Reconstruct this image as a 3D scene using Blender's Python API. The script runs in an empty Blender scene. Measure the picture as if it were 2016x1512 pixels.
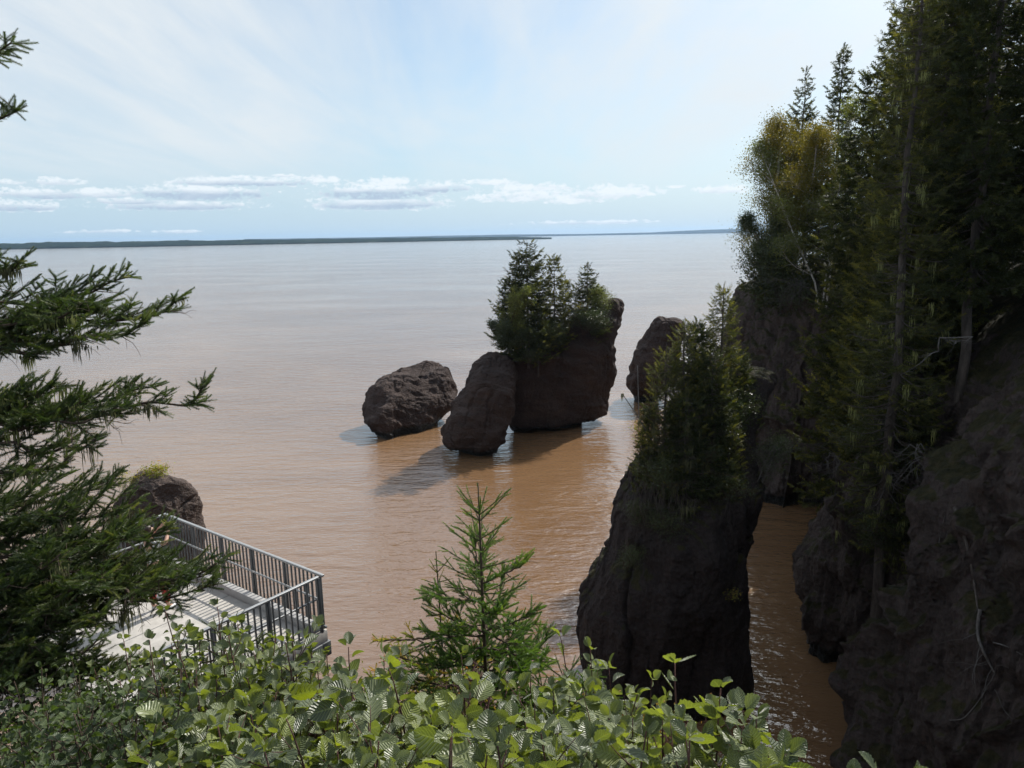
import bpy, math, random
import numpy as np
from mathutils import Vector, Matrix
from mathutils.bvhtree import BVHTree
S = bpy.context.scene
C = S.collection
rad = math.radians
RNG = np.random.default_rng(7)

# ------------------------------------------------------------------ camera geometry
F = 1450.0; H = 15.0; PITCH = rad(11.42); ROLL = rad(1.0)
def ray(px, py):
    x = (px-1008)/F; y = -(py-756)/F
    c, s = math.cos(ROLL), math.sin(ROLL)
    X = x*c+y*s; Y = -x*s+y*c
    cp, sp = math.cos(PITCH), math.sin(PITCH)
    return np.array([X, cp+Y*sp, -sp+Y*cp])
def hit(px, py, z=0.0):
    r = ray(px, py); return np.array([0, 0, H])+(z-H)/r[2]*r
def atD(px, py, D):
    r = ray(px, py); return np.array([0, 0, H])+D/r[1]*r

# ------------------------------------------------------------------ materials
def new_mat(name):
    m = bpy.data.materials.new(name); m.use_nodes = True
    nt = m.node_tree; nt.nodes.clear()
    out = nt.nodes.new('ShaderNodeOutputMaterial')
    return m, nt, out
def N(nt, t, **k):
    n = nt.nodes.new(t)
    for a, b in k.items():
        if a in ('operation', 'blend_type', 'data_type', 'feature', 'noise_dimensions', 'interpolation_type', 'noise_type', 'attribute_name', 'distance', 'clamp', 'sky_type', 'sun_disc', 'sun_elevation', 'sun_rotation', 'altitude', 'air_density', 'dust_density', 'ozone_density', 'wave_type', 'bands_direction', 'normalize', 'use_clamp', 'invert', 'vector_type'):
            setattr(n, a, b)
    return n
def L(nt, a, b): nt.links.new(a, b)
def ramp(nt, fac, stops):
    r = nt.nodes.new('ShaderNodeValToRGB'); e = r.color_ramp.elements
    while len(e) < len(stops): e.new(0.5)
    for i, (p, c) in enumerate(stops):
        e[i].position = p; e[i].color = (c[0], c[1], c[2], 1)
    L(nt, fac, r.inputs[0]); return r.outputs[0]
def noise_n(nt, vec, scale, detail=5, rough=0.55, dist=0.0):
    n = nt.nodes.new('ShaderNodeTexNoise'); n.inputs['Scale'].default_value = scale
    n.inputs['Detail'].default_value = detail; n.inputs['Roughness'].default_value = rough
    n.inputs['Distortion'].default_value = dist
    if vec is not None: L(nt, vec, n.inputs['Vector'])
    return n.outputs['Fac']
def mapping(nt, vec, scale=(1, 1, 1), rot=(0, 0, 0)):
    m = nt.nodes.new('ShaderNodeMapping'); m.inputs['Scale'].default_value = scale; m.inputs['Rotation'].default_value = rot
    L(nt, vec, m.inputs['Vector']); return m.outputs[0]
def mixc(nt, fac, a, b, bt='MIX'):
    m = nt.nodes.new('ShaderNodeMix'); m.data_type = 'RGBA'; m.blend_type = bt; m.clamp_factor = True
    for s, v in ((m.inputs[0], fac), (m.inputs[6], a), (m.inputs[7], b)):
        if isinstance(v, (int, float)): s.default_value = v
        elif isinstance(v, tuple): s.default_value = (v[0], v[1], v[2], 1)
        else: L(nt, v, s)
    return m.outputs[2]
def math_n(nt, op, a, b=None, clamp=False):
    m = nt.nodes.new('ShaderNodeMath'); m.operation = op; m.use_clamp = clamp
    for i, v in enumerate((a, b)):
        if v is None: continue
        if isinstance(v, (int, float)): m.inputs[i].default_value = v
        else: L(nt, v, m.inputs[i])
    return m.outputs[0]
def bump_n(nt, h, strength, dist, normal=None):
    b = nt.nodes.new('ShaderNodeBump'); b.inputs['Strength'].default_value = strength; b.inputs['Distance'].default_value = dist
    L(nt, h, b.inputs['Height'])
    if normal is not None: L(nt, normal, b.inputs['Normal'])
    return b.outputs[0]

def mat_rock(name, c1, c2, c3, moss=0.0, scale=1.0, vert=False):
    m, nt, out = new_mat(name)
    p = nt.nodes.new('ShaderNodeBsdfPrincipled')
    g = nt.nodes.new('ShaderNodeNewGeometry'); pos = g.outputs['Position']
    big = noise_n(nt, pos, 0.45*scale, 6, 0.6)
    strata = noise_n(nt, mapping(nt, pos, (1.3, 1.3, 0.22) if vert else (0.25, 0.25, 1.6), (0, 0, 0) if vert else (rad(28), rad(-14), 0)), 2.0*scale, 7, 0.65, 0.4)
    fine = noise_n(nt, pos, 9*scale, 8, 0.7)
    col = ramp(nt, big, [(0.30, c1), (0.52, c2), (0.72, c3)])
    col = mixc(nt, ramp(nt, strata, [(0.40, (0, 0, 0)), (0.62, (.8, .8, .8))]), col, tuple(x*0.62 for x in c1))
    v = nt.nodes.new('ShaderNodeTexVoronoi'); v.inputs['Scale'].default_value = 7*scale; L(nt, pos, v.inputs['Vector'])
    peb = math_n(nt, 'LESS_THAN', v.outputs['Distance'], 0.30)
    pc = mixc(nt, 0.5, v.outputs['Color'], (0.5, 0.45, 0.42))
    col = mixc(nt, math_n(nt, 'MULTIPLY', peb, 0.32), col, mixc(nt, 1.0, pc, tuple(min(1, x*2.6) for x in c2), 'MULTIPLY'))
    col = mixc(nt, 0.55, col, ramp(nt, fine, [(0.3, tuple(x*0.45 for x in c2)), (0.7, tuple(x*1.7 for x in c2))]))
    if moss:
        sx = nt.nodes.new('ShaderNodeSeparateXYZ'); L(nt, g.outputs['Normal'], sx.inputs[0])
        up = math_n(nt, 'ADD', sx.outputs[2], math_n(nt, 'MULTIPLY', noise_n(nt, pos, 1.7, 6, 0.7), 0.6))
        f = ramp(nt, up, [(min(.98, 1.0-moss*0.4), (0, 0, 0)), (min(1, 1.12-moss*0.4), (1, 1, 1))])
        mc = ramp(nt, noise_n(nt, pos, 4, 5), [(0.3, (0.022, 0.024, 0.012)), (0.55, (0.05, 0.045, 0.018)), (0.75, (0.075, 0.058, 0.032))])
        col = mixc(nt, f, col, mc)
    sz = nt.nodes.new('ShaderNodeSeparateXYZ'); L(nt, pos, sz.inputs[0])
    wet = ramp(nt, math_n(nt, 'ADD', sz.outputs[2], math_n(nt, 'MULTIPLY', big, -0.9)), [(0.0, (1, 1, 1)), (0.22, (0, 0, 0))])
    col = mixc(nt, wet, col, (0.014, 0.013, 0.010))
    L(nt, math_n(nt, 'SUBTRACT', 0.85, math_n(nt, 'MULTIPLY', wet, 0.5)), p.inputs['Roughness'])
    L(nt, col, p.inputs['Base Color'])
    p.inputs['Specular IOR Level'].default_value = 0.25
    n1 = bump_n(nt, strata, 1.0, 0.42)
    n2 = bump_n(nt, fine, 1.0, 0.12, n1)
    n3 = bump_n(nt, v.outputs['Distance'], 0.7, 0.07, n2)
    L(nt, n3, p.inputs['Normal']); L(nt, p.outputs[0], out.inputs[0]); return m

def mat_leaf(name, stops, trans=0.35, tcol=(1.5, 1.7, 0.5), rough=0.5, spec=0.5, veins=False, noise=True):
    """colour by the per-leaf random value in attribute 'tint'.r"""
    m, nt, out = new_mat(name)
    a = nt.nodes.new('ShaderNodeAttribute'); a.attribute_name = 'tint'
    s = nt.nodes.new('ShaderNodeSeparateColor'); L(nt, a.outputs['Color'], s.inputs[0])
    col = ramp(nt, s.outputs[0], stops)
    if noise:
        g = nt.nodes.new('ShaderNodeNewGeometry')
        col = mixc(nt, 1.0, col, ramp(nt, noise_n(nt, g.outputs['Position'], 1.2, 3), [(0.3, (.65, .68, .7)), (0.7, (1.35, 1.3, 1.1))]), 'MULTIPLY')
    if veins:
        col = mixc(nt, ramp(nt, s.outputs[1], [(0.0, (.6, .6, .6)), (0.10, (0, 0, 0))]), col, (0.26, 0.30, 0.13))
        ph = math_n(nt, 'MULTIPLY', math_n(nt, 'SUBTRACT', s.outputs[2], math_n(nt, 'MULTIPLY', s.outputs[1], 0.26)), 56.5)
        w = math_n(nt, 'SINE', ph)
        col = mixc(nt, ramp(nt, w, [(0.72, (0, 0, 0)), (1.0, (.42, .42, .42))]), col, (0.27, 0.31, 0.16))
        g2 = nt.nodes.new('ShaderNodeNewGeometry'); bl = noise_n(nt, g2.outputs['Position'], 55, 4, .6)
        col = mixc(nt, ramp(nt, bl, [(.62, (0, 0, 0)), (.72, (.5, .5, .5))]), col, (0.16, 0.12, 0.05))
        vb = bump_n(nt, w, 0.6, 0.003)
    p = nt.nodes.new('ShaderNodeBsdfPrincipled'); L(nt, col, p.inputs['Base Color'])
    if veins: L(nt, vb, p.inputs['Normal'])
    p.inputs['Roughness'].default_value = rough; p.inputs['Specular IOR Level'].default_value = spec
    t = nt.nodes.new('ShaderNodeBsdfTranslucent'); L(nt, mixc(nt, 1.0, col, tcol, 'MULTIPLY'), t.inputs['Color'])
    mx = nt.nodes.new('ShaderNodeMixShader'); mx.inputs[0].default_value = trans
    L(nt, p.outputs[0], mx.inputs[1]); L(nt, t.outputs[0], mx.inputs[2]); L(nt, mx.outputs[0], out.inputs[0])
    return m

def mat_plain(name, c, rough=0.6, metal=0.0, var=0.25, scale=6, bump=0.0, spec=0.5, bdist=0.01):
    m, nt, out = new_mat(name)
    p = nt.nodes.new('ShaderNodeBsdfPrincipled')
    g = nt.nodes.new('ShaderNodeNewGeometry')
    f = noise_n(nt, g.outputs['Position'], scale, 7, 0.65)
    col = ramp(nt, f, [(0.3, tuple(x*(1-var) for x in c)), (0.7, tuple(min(1, x*(1+var)) for x in c))])
    L(nt, col, p.inputs['Base Color']); p.inputs['Roughness'].default_value = rough; p.inputs['Metallic'].default_value = metal
    p.inputs['Specular IOR Level'].default_value = spec
    if bump: L(nt, bump_n(nt, f, bump, bdist), p.inputs['Normal'])
    L(nt, p.outputs[0], out.inputs[0]); return m

def mat_bark(name, c1, c2, sc=8):
    m, nt, out = new_mat(name)
    p = nt.nodes.new('ShaderNodeBsdfPrincipled'); g = nt.nodes.new('ShaderNodeNewGeometry')
    f = noise_n(nt, mapping(nt, g.outputs['Position'], (1, 1, 0.25)), sc, 8, 0.7)
    L(nt, ramp(nt, f, [(0.35, c1), (0.65, c2)]), p.inputs['Base Color']); p.inputs['Roughness'].default_value = 0.9
    L(nt, bump_n(nt, f, 0.8, 0.03), p.inputs['Normal']); L(nt, p.outputs[0], out.inputs[0]); return m

M = {}
M['rock'] = mat_rock('sea_rock', (0.034, 0.024, 0.022), (0.062, 0.042, 0.036), (0.120, 0.074, 0.058))
M['rock_moss'] = mat_rock('mossy_rock', (0.030, 0.024, 0.024), (0.044, 0.034, 0.033), (0.060, 0.046, 0.042), moss=0.45, vert=True)
M['cliff'] = mat_rock('cliff_rock', (0.052, 0.041, 0.040), (0.080, 0.062, 0.056), (0.108, 0.084, 0.074), moss=0.62, scale=0.9, vert=True)
M['rock_pale'] = mat_rock('weathered_rock', (0.085, 0.062, 0.054), (0.125, 0.094, 0.081), (0.17, 0.13, 0.115), moss=0.0, scale=1.6)
M['spruce_far'] = mat_leaf('spruce_needles', [(0.0, (0.028, 0.034, 0.014)), (0.5, (0.062, 0.070, 0.024)), (1.0, (0.19, 0.175, 0.045))], 0.34, (1.6, 1.7, .6), 0.55, 0.3)
M['spruce_dark'] = mat_leaf('dark_spruce_needles', [(0.0, (0.024, 0.032, 0.017)), (0.6, (0.048, 0.058, 0.024)), (1.0, (0.135, 0.13, 0.038))], 0.28, (1.5, 1.6, .6), 0.6, 0.2)
M['spruce_near'] = mat_leaf('near_needles', [(0.0, (0.028, 0.046, 0.020)), (0.5, (0.054, 0.080, 0.027)), (0.85, (0.100, 0.125, 0.036)), (1.0, (0.19, 0.185, 0.06))], 0.25, (1.5, 1.8, .6), 0.45, 0.5)
M['sapling'] = mat_leaf('sapling_needles', [(0.0, (0.050, 0.095, 0.026)), (0.6, (0.110, 0.175, 0.044)), (1.0, (0.21, 0.27, 0.065))], 0.3, (1.5, 1.8, .5), 0.42, 0.5)
M['larch'] = mat_leaf('larch_needles', [(0.0, (0.13, 0.20, 0.03)), (0.5, (0.30, 0.33, 0.05)), (0.8, (0.42, 0.28, 0.06)), (1.0, (0.45, 0.16, 0.06))], 0.4, (1.3, 1.3, .6), 0.5, 0.4)
M['birch'] = mat_leaf('birch_leaves', [(0.0, (0.055, 0.070, 0.016)), (0.5, (0.12, 0.115, 0.024)), (0.85, (0.22, 0.18, 0.035)), (1.0, (0.34, 0.24, 0.05))], 0.45, (1.4, 1.3, .5), 0.5, 0.4)
M['pale_birch'] = mat_leaf('pale_birch_leaves', [(0.0, (0.07, 0.09, 0.03)), (0.6, (0.14, 0.16, 0.05)), (1.0, (0.26, 0.27, 0.10))], 0.4, (1.3, 1.4, .6), 0.45, 0.5)
M['shrub'] = mat_leaf('stack_shrub_leaves', [(0.0, (0.022, 0.036, 0.014)), (0.6, (0.045, 0.064, 0.022)), (1.0, (0.11, 0.13, 0.05))], 0.25, (1.4, 1.5, .5), 0.35, 0.6)
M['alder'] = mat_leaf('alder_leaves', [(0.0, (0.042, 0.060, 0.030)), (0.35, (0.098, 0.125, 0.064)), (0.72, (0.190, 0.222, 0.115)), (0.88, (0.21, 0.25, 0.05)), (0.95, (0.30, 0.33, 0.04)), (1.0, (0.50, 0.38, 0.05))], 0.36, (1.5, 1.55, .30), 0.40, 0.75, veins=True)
M['alder_shade'] = mat_leaf('shaded_alder_leaves', [(0.0, (0.030, 0.050, 0.022)), (0.6, (0.055, 0.085, 0.034)), (0.93, (0.095, 0.14, 0.05)), (1.0, (0.20, 0.24, 0.05))], 0.25, (1.5, 1.7, .4), 0.45, 0.45, veins=True)  # darker alder leaf colours, shade put into the lower left shrubs
M['redleaf'] = mat_leaf('turning_leaves', [(0.0, (0.10, 0.13, 0.03)), (0.5, (0.20, 0.20, 0.05)), (1.0, (0.45, 0.16, 0.05))], 0.35, (1.3, 1.2, .6), 0.5, 0.4)
M['lichen'] = mat_leaf('beard_lichen', [(0.0, (0.17, 0.19, 0.09)), (1.0, (0.34, 0.36, 0.16))], 0.35, (1.2, 1.2, .9), 0.9, 0.1)
M['lichen_dim'] = mat_leaf('grey_beard_lichen', [(0.0, (0.08, 0.085, 0.055)), (1.0, (0.18, 0.185, 0.11))], 0.3, (1.2, 1.2, .9), 0.9, 0.1)
M['bark'] = mat_bark('spruce_bark', (0.035, 0.028, 0.024), (0.11, 0.09, 0.078))
M['twig'] = mat_bark('brown_twig', (0.040, 0.026, 0.018), (0.10, 0.065, 0.045), 30)
M['redtwig'] = mat_bark('reddish_stem', (0.065, 0.030, 0.028), (0.16, 0.075, 0.060), 30)
M['deadwood'] = mat_bark('grey_deadwood', (0.06, 0.055, 0.052), (0.17, 0.155, 0.145), 12)
M['birchbark'] = mat_bark('white_birch_bark', (0.22, 0.20, 0.18), (0.60, 0.57, 0.52), 5)
M['concrete'] = mat_plain('deck_concrete', (0.40, 0.375, 0.34), 0.85, var=0.22, scale=3.5, bump=0.3)
M['kerb'] = mat_plain('kerb_concrete', (0.36, 0.35, 0.34), 0.85, var=0.12, scale=7, bump=0.2)
M['steel'] = mat_plain('galvanised_steel', (0.130, 0.135, 0.138), 0.5, metal=0.35, var=0.12, scale=25)
M['steel_light'] = mat_plain('worn_rail_steel', (0.33, 0.335, 0.335), 0.42, metal=0.35, var=0.10, scale=25)
M['skin'] = mat_plain('skin', (0.48, 0.28, 0.20), 0.55, var=0.06)
M['shirt'] = mat_plain('white_cotton', (0.75, 0.74, 0.73), 0.85, var=0.05, scale=30)
M['trousers'] = mat_plain('red_trousers', (0.45, 0.035, 0.04), 0.8, var=0.25, scale=22)
M['shoe'] = mat_plain('white_shoe', (0.72, 0.72, 0.72), 0.5, var=0.05)
M['hair'] = mat_plain('brown_hair', (0.05, 0.032, 0.022), 0.5, var=0.3, scale=60)
M['black'] = mat_plain('black_glass', (0.015, 0.015, 0.017), 0.15, var=0.1)

# ------------------------------------------------------------------ mesh helpers
def mk(name, V, faces, mat, parent=None, tint=None, smooth=False):
    """V (n,3); faces: list of (m,k) int arrays"""
    me = bpy.data.meshes.new(name)
    V = np.asarray(V, np.float32)
    faces = [np.asarray(f, np.int32) for f in faces if len(f)]
    me.vertices.add(len(V)); me.vertices.foreach_set('co', V.ravel())
    li = np.concatenate([f.ravel() for f in faces]); me.loops.add(len(li)); me.loops.foreach_set('vertex_index', li)
    tot = np.concatenate([np.full(len(f), f.shape[1], np.int32) for f in faces])
    st = np.concatenate([[0], np.cumsum(tot)[:-1]]).astype(np.int32)
    me.polygons.add(len(tot)); me.polygons.foreach_set('loop_start', st); me.polygons.foreach_set('loop_total', tot)
    if smooth: me.polygons.foreach_set('use_smooth', np.ones(len(tot), bool))
    if tint is not None:
        a = me.color_attributes.new('tint', 'FLOAT_COLOR', 'POINT')
        t = np.ones((len(V), 4), np.float32); tint = np.asarray(tint, np.float32)
        if tint.ndim == 1: t[:, 0] = tint; t[:, 1] = 1
        else: t[:, :tint.shape[1]] = tint
        a.data.foreach_set('color', t.ravel())
    me.update(calc_edges=True)
    me.materials.append(mat)
    o = bpy.data.objects.new(name, me); C.objects.link(o)
    if parent is not None: o.parent = parent
    return o
def tag(o, label=None, cat=None, group=None, kind=None):
    if label: o['label'] = label
    if cat: o['category'] = cat
    if group: o['group'] = group
    if kind: o['kind'] = kind
    return o
def empty(name, loc, label, cat, group=None):
    o = bpy.data.objects.new(name, None); C.objects.link(o); o.location = loc; o.empty_display_size = 0.2
    return tag(o, label, cat, group)

class Acc:
    """collects geometry in numpy"""
    def __init__(s): s.V = []; s.F = {}; s.T = []; s.n = 0
    def add(s, V, Fs, tint=0.5):
        V = np.asarray(V, float)
        for f in Fs:
            f = np.asarray(f)
            if len(f): s.F.setdefault(f.shape[1], []).append(f+s.n)
        s.V.append(V)
        t = np.asarray(tint, float)
        if t.ndim == 0: t = np.tile([float(t), 1.0, 0.0], (len(V), 1))
        s.T.append(t); s.n += len(V)
    def tube(s, P, R, sides=5, tint=0.5):
        P = np.asarray(P, float); R = np.asarray(R, float)*np.ones(len(P)); n = len(P)
        T = np.gradient(P, axis=0); T /= np.linalg.norm(T, axis=1)[:, None]+1e-9
        up = np.array([0.31, 0.17, 0.93]) if abs(T[0][2]) < 0.8 else np.array([0.93, 0.3, 0.1])
        A = np.cross(T, up); A /= np.linalg.norm(A, axis=1)[:, None]+1e-9; B = np.cross(T, A)
        th = np.arange(sides)*2*math.pi/sides
        V = (P[:, None, :]+R[:, None, None]*(np.cos(th)[None, :, None]*A[:, None, :]+np.sin(th)[None, :, None]*B[:, None, :])).reshape(-1, 3)
        i = np.arange(n-1)[:, None]*sides; j = np.arange(sides)[None, :]; k = (j+1) % sides
        Q = np.stack([i+j, i+k, i+sides+k, i+sides+j], -1).reshape(-1, 4)
        V = np.vstack([V, P[-1]]); tip = len(V)-1; b = (n-1)*sides
        Tr = np.stack([b+np.arange(sides), b+(np.arange(sides)+1) % sides, np.full(sides, tip)], -1)
        s.add(V, [Q, Tr], tint)
    def stamp(s, tv, tf, X, pos, tints, tuv=None):
        """X (K,3,3) rows = images of template axes; pos (K,3)"""
        K = len(pos)
        if K == 0: return
        X = np.asarray(X, float); pos = np.asarray(pos, float)
        V = (np.einsum('vi,kij->kvj', tv, X)+pos[:, None, :]).reshape(-1, 3)
        nv = len(tv)
        f = (tf[None]+(np.arange(K)*nv)[:, None, None]).reshape(-1, tf.shape[1])
        t = np.zeros((K, nv, 3)); t[:, :, 0] = np.asarray(tints)[:, None]; t[:, :, 1] = 1.0 if tuv is None else tuv[None]; t[:, :, 2] = tv[None, :, 0]
        s.add(V, [f], t.reshape(-1, 3))
    def box(s, c, h, R=None):
        v = np.array([[x, y, z] for x in (-1, 1) for y in (-1, 1) for z in (-1, 1)], float)*np.asarray(h)
        if R is not None: v = v@np.asarray(R)
        f = np.array([[0, 1, 3, 2], [4, 6, 7, 5], [0, 4, 5, 1], [2, 3, 7, 6], [0, 2, 6, 4], [1, 5, 7, 3]])
        s.add(v+np.asarray(c), [f])
    def build(s, name, mat, parent=None, smooth=False):
        V = np.vstack(s.V); 
        if parent is not None: V = V-np.array(parent.location)
        return mk(name, V, [np.vstack(f) for f in s.F.values()], mat, parent, np.vstack(s.T), smooth)

def frames(D, roll=None, rng=RNG):
    """rows: x=D (direction), y, z; D (K,3)"""
    D = np.asarray(D, float); D = D/(np.linalg.norm(D, axis=1)[:, None]+1e-9)
    up = np.tile([0, 0, 1.0], (len(D), 1)); bad = np.abs(D[:, 2]) > 0.97; up[bad] = [1, 0, 0]
    Y = np.cross(up, D); Y /= np.linalg.norm(Y, axis=1)[:, None]+1e-9; Z = np.cross(D, Y)
    if roll is not None:
        c, s_ = np.cos(roll)[:, None], np.sin(roll)[:, None]
        Y, Z = Y*c+Z*s_, Z*c-Y*s_
    return np.stack([D, Y, Z], 1)

# templates -----------------------------------------------------------
def sprig_template(n, ang, ln, w, seed, start=0.0, flat=1.0):
    r = np.random.default_rng(seed); V = []; Fc = []
    for i in range(n):
        u = start+(1-start)*(i+0.5)/n; a = i*2.39996+r.uniform(-.4, .4)
        d = np.array([math.cos(ang), math.sin(ang)*math.cos(a), math.sin(ang)*math.sin(a)*flat])
        l = ln*r.uniform(.75, 1.15)*(1-0.35*u)
        b = np.array([u-0.02, 0, 0]); side = np.cross(d, [0.3, 0.5, 0.8]); side /= np.linalg.norm(side)
        k = len(V); V += [b+side*w*.5, b-side*w*.5, b+d*l]; Fc.append([k, k+1, k+2])
    return np.array(V), np.array(Fc)
SP_MID = [sprig_template(16, rad(48), .42, .085, i) for i in range(3)]
SP_FAR = [sprig_template(15, rad(50), .48, .15, i+40) for i in range(3)]
SP_FINE = [sprig_template(26, rad(48), .34, .060, i+5) for i in range(3)]
SP_SAP = [sprig_template(110, rad(55), .21, .040, i+71) for i in range(3)]
SP_NEAR = [sprig_template(96, rad(54), .23, .034, i+11) for i in range(3)]
TUFT = sprig_template(12, rad(65), .9, .10, 33)
def leaf_template(nl=13, wid=0.35, corr=0.026, fold=0.13, serr=0.07, curl=0.18):
    us = np.array([-1, -.55, 0, .55, 1]); V = []; uv = []
    for i in range(nl):
        t = i/(nl-1)
        w = wid*(math.sin(math.pi*min(1, t**0.78)))**0.75 if 0 < t < 1 else 0.0
        for u in us:
            ww = w*(1+(serr if i % 2 else -serr)*(abs(u) > .9))
            z = fold*abs(u)*w/wid-curl*(t-.4)**2+corr*(1 if i % 2 else -1)*(abs(u) > .3)*(w > 0)
            V.append([t+0.16*abs(u)*(w/wid)*0.5, u*ww, z]); uv.append(abs(u))
    Fc = [[i*5+j, i*5+j+1, (i+1)*5+j+1, (i+1)*5+j] for i in range(nl-1) for j in range(4)]
    return np.array(V), np.array(Fc), np.array(uv)
LEAF = [leaf_template(), leaf_template(11, .42, .02, .16, .06, .25), leaf_template(13, .32, .015, .05, .04, -0.1)]
SLEAF = (np.array([[0, 0, 0], [.45, .32, .08], [1, 0, -.03], [.45, -.32, .08]]), np.array([[0, 1, 2], [0, 2, 3]]), np.array([0, 1, .2, 1.]))

# numpy noise ---------------------------------------------------------
def _h(ix, iy, iz, seed):
    n = (ix*374761393+iy*668265263+iz*2147483647+seed*974711) & 0xffffffff
    n = ((n ^ (n >> 13))*1274126177) & 0xffffffff
    n = ((n ^ (n >> 16))*2246822519) & 0xffffffff
    return ((n ^ (n >> 15)) & 0xffff)/32767.5-1.0
def vnoise(P, seed=0):
    Pi = np.floor(P).astype(np.int64); f = P-Pi; f = f*f*f*(f*(f*6-15)+10); r = 0
    for a in (0, 1):
        for b in (0, 1):
            for c in (0, 1):
                w = (f[:, 0] if a else 1-f[:, 0])*(f[:, 1] if b else 1-f[:, 1])*(f[:, 2] if c else 1-f[:, 2])
                r = r+w*_h(Pi[:, 0]+a, Pi[:, 1]+b, Pi[:, 2]+c, seed)
    return r
def fbm(P, sc, oc=5, gain=0.5, seed=0, ridge=False):
    r = 0; A = 1.0
    for o in range(oc):
        n = vnoise(P*sc*2**o+17.3*o, seed+o)
        if ridge: n = 1-2*np.abs(n)
        r = r+A*n; A *= gain
    return r
def smoothN(V, nu, nv, wrap):
    G = V.reshape(nv, nu, 3)
    if wrap: du = np.roll(G, -1, 1)-np.roll(G, 1, 1)
    else: du = np.gradient(G, axis=1)
    dv = np.gradient(G, axis=0); n = np.cross(du, dv); n /= np.linalg.norm(n, axis=2)[..., None]+1e-9
    return n.reshape(-1, 3)
def catmull(P, n):
    """P (k,...) -> n samples along axis 0"""
    k = len(P); t = np.linspace(0, k-1, n); i = np.clip(np.floor(t).astype(int), 0, k-2); f = (t-i).reshape([-1]+[1]*(P.ndim-1))
    g = lambda j: P[np.clip(j, 0, k-1)]
    a, b, c, d = g(i-1), g(i), g(i+1), g(i+2)
    return 0.5*(2*b+(c-a)*f+(2*a-5*b+4*c-d)*f*f+(3*b-a-3*c+d)*f**3)
ROT = np.array(Matrix.Rotation(rad(28), 3, 'X')@Matrix.Rotation(rad(-14), 3, 'Y'))

def rock_disp(V, Nn, amp, seed, vert=False):
    d = fbm(V, 0.35, 5, 0.5, seed)*0.55*amp
    d += fbm(V, 0.8, 4, 0.5, seed+20, True)*0.13*amp
    if vert:
        Q = V*np.array([1, 1, .16])+fbm(V, .4, 2, .5, seed+9)[:, None]*[.5, .5, 0]; d += fbm(Q, .75, 5, .52, seed+40, True)*0.26*amp+fbm(V*np.array([1, 1, .45]), 1.6, 4, .55, seed+44)*.16*amp
        cell = np.floor(fbm(V*np.array([1, 1, .28]), .6, 2, .4, seed+70)*3.2)/3.2; d += cell*0.5*amp
        cr = np.abs(vnoise(V*np.array([.8, .8, .1])+fbm(V, .5, 2, .5, seed)[:, None]*.3, seed+61)); d -= np.clip(0.08-cr, 0, 1)*6*amp
        return V+Nn*d[:, None]
    Q = (V@ROT.T)*np.array([0.3, 0.3, 1.5]); d += fbm(Q, 1.1, 4, 0.55, seed+40)*0.24*amp; cell = np.floor(fbm(V*np.array([1, 1, .5]), .55, 2, .4, seed+70)*3.2)/3.2; d += cell*0.42*amp
    Q = V*np.array([1.0, 1.0, 0.22]); cr = np.abs(vnoise(Q*0.9+fbm(V, .5, 2, .5, seed)[:, None]*.4, seed+60)); d -= np.clip(0.09-cr, 0, 1)*5.5*amp*0.5
    return V+Nn*d[:, None]

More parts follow.
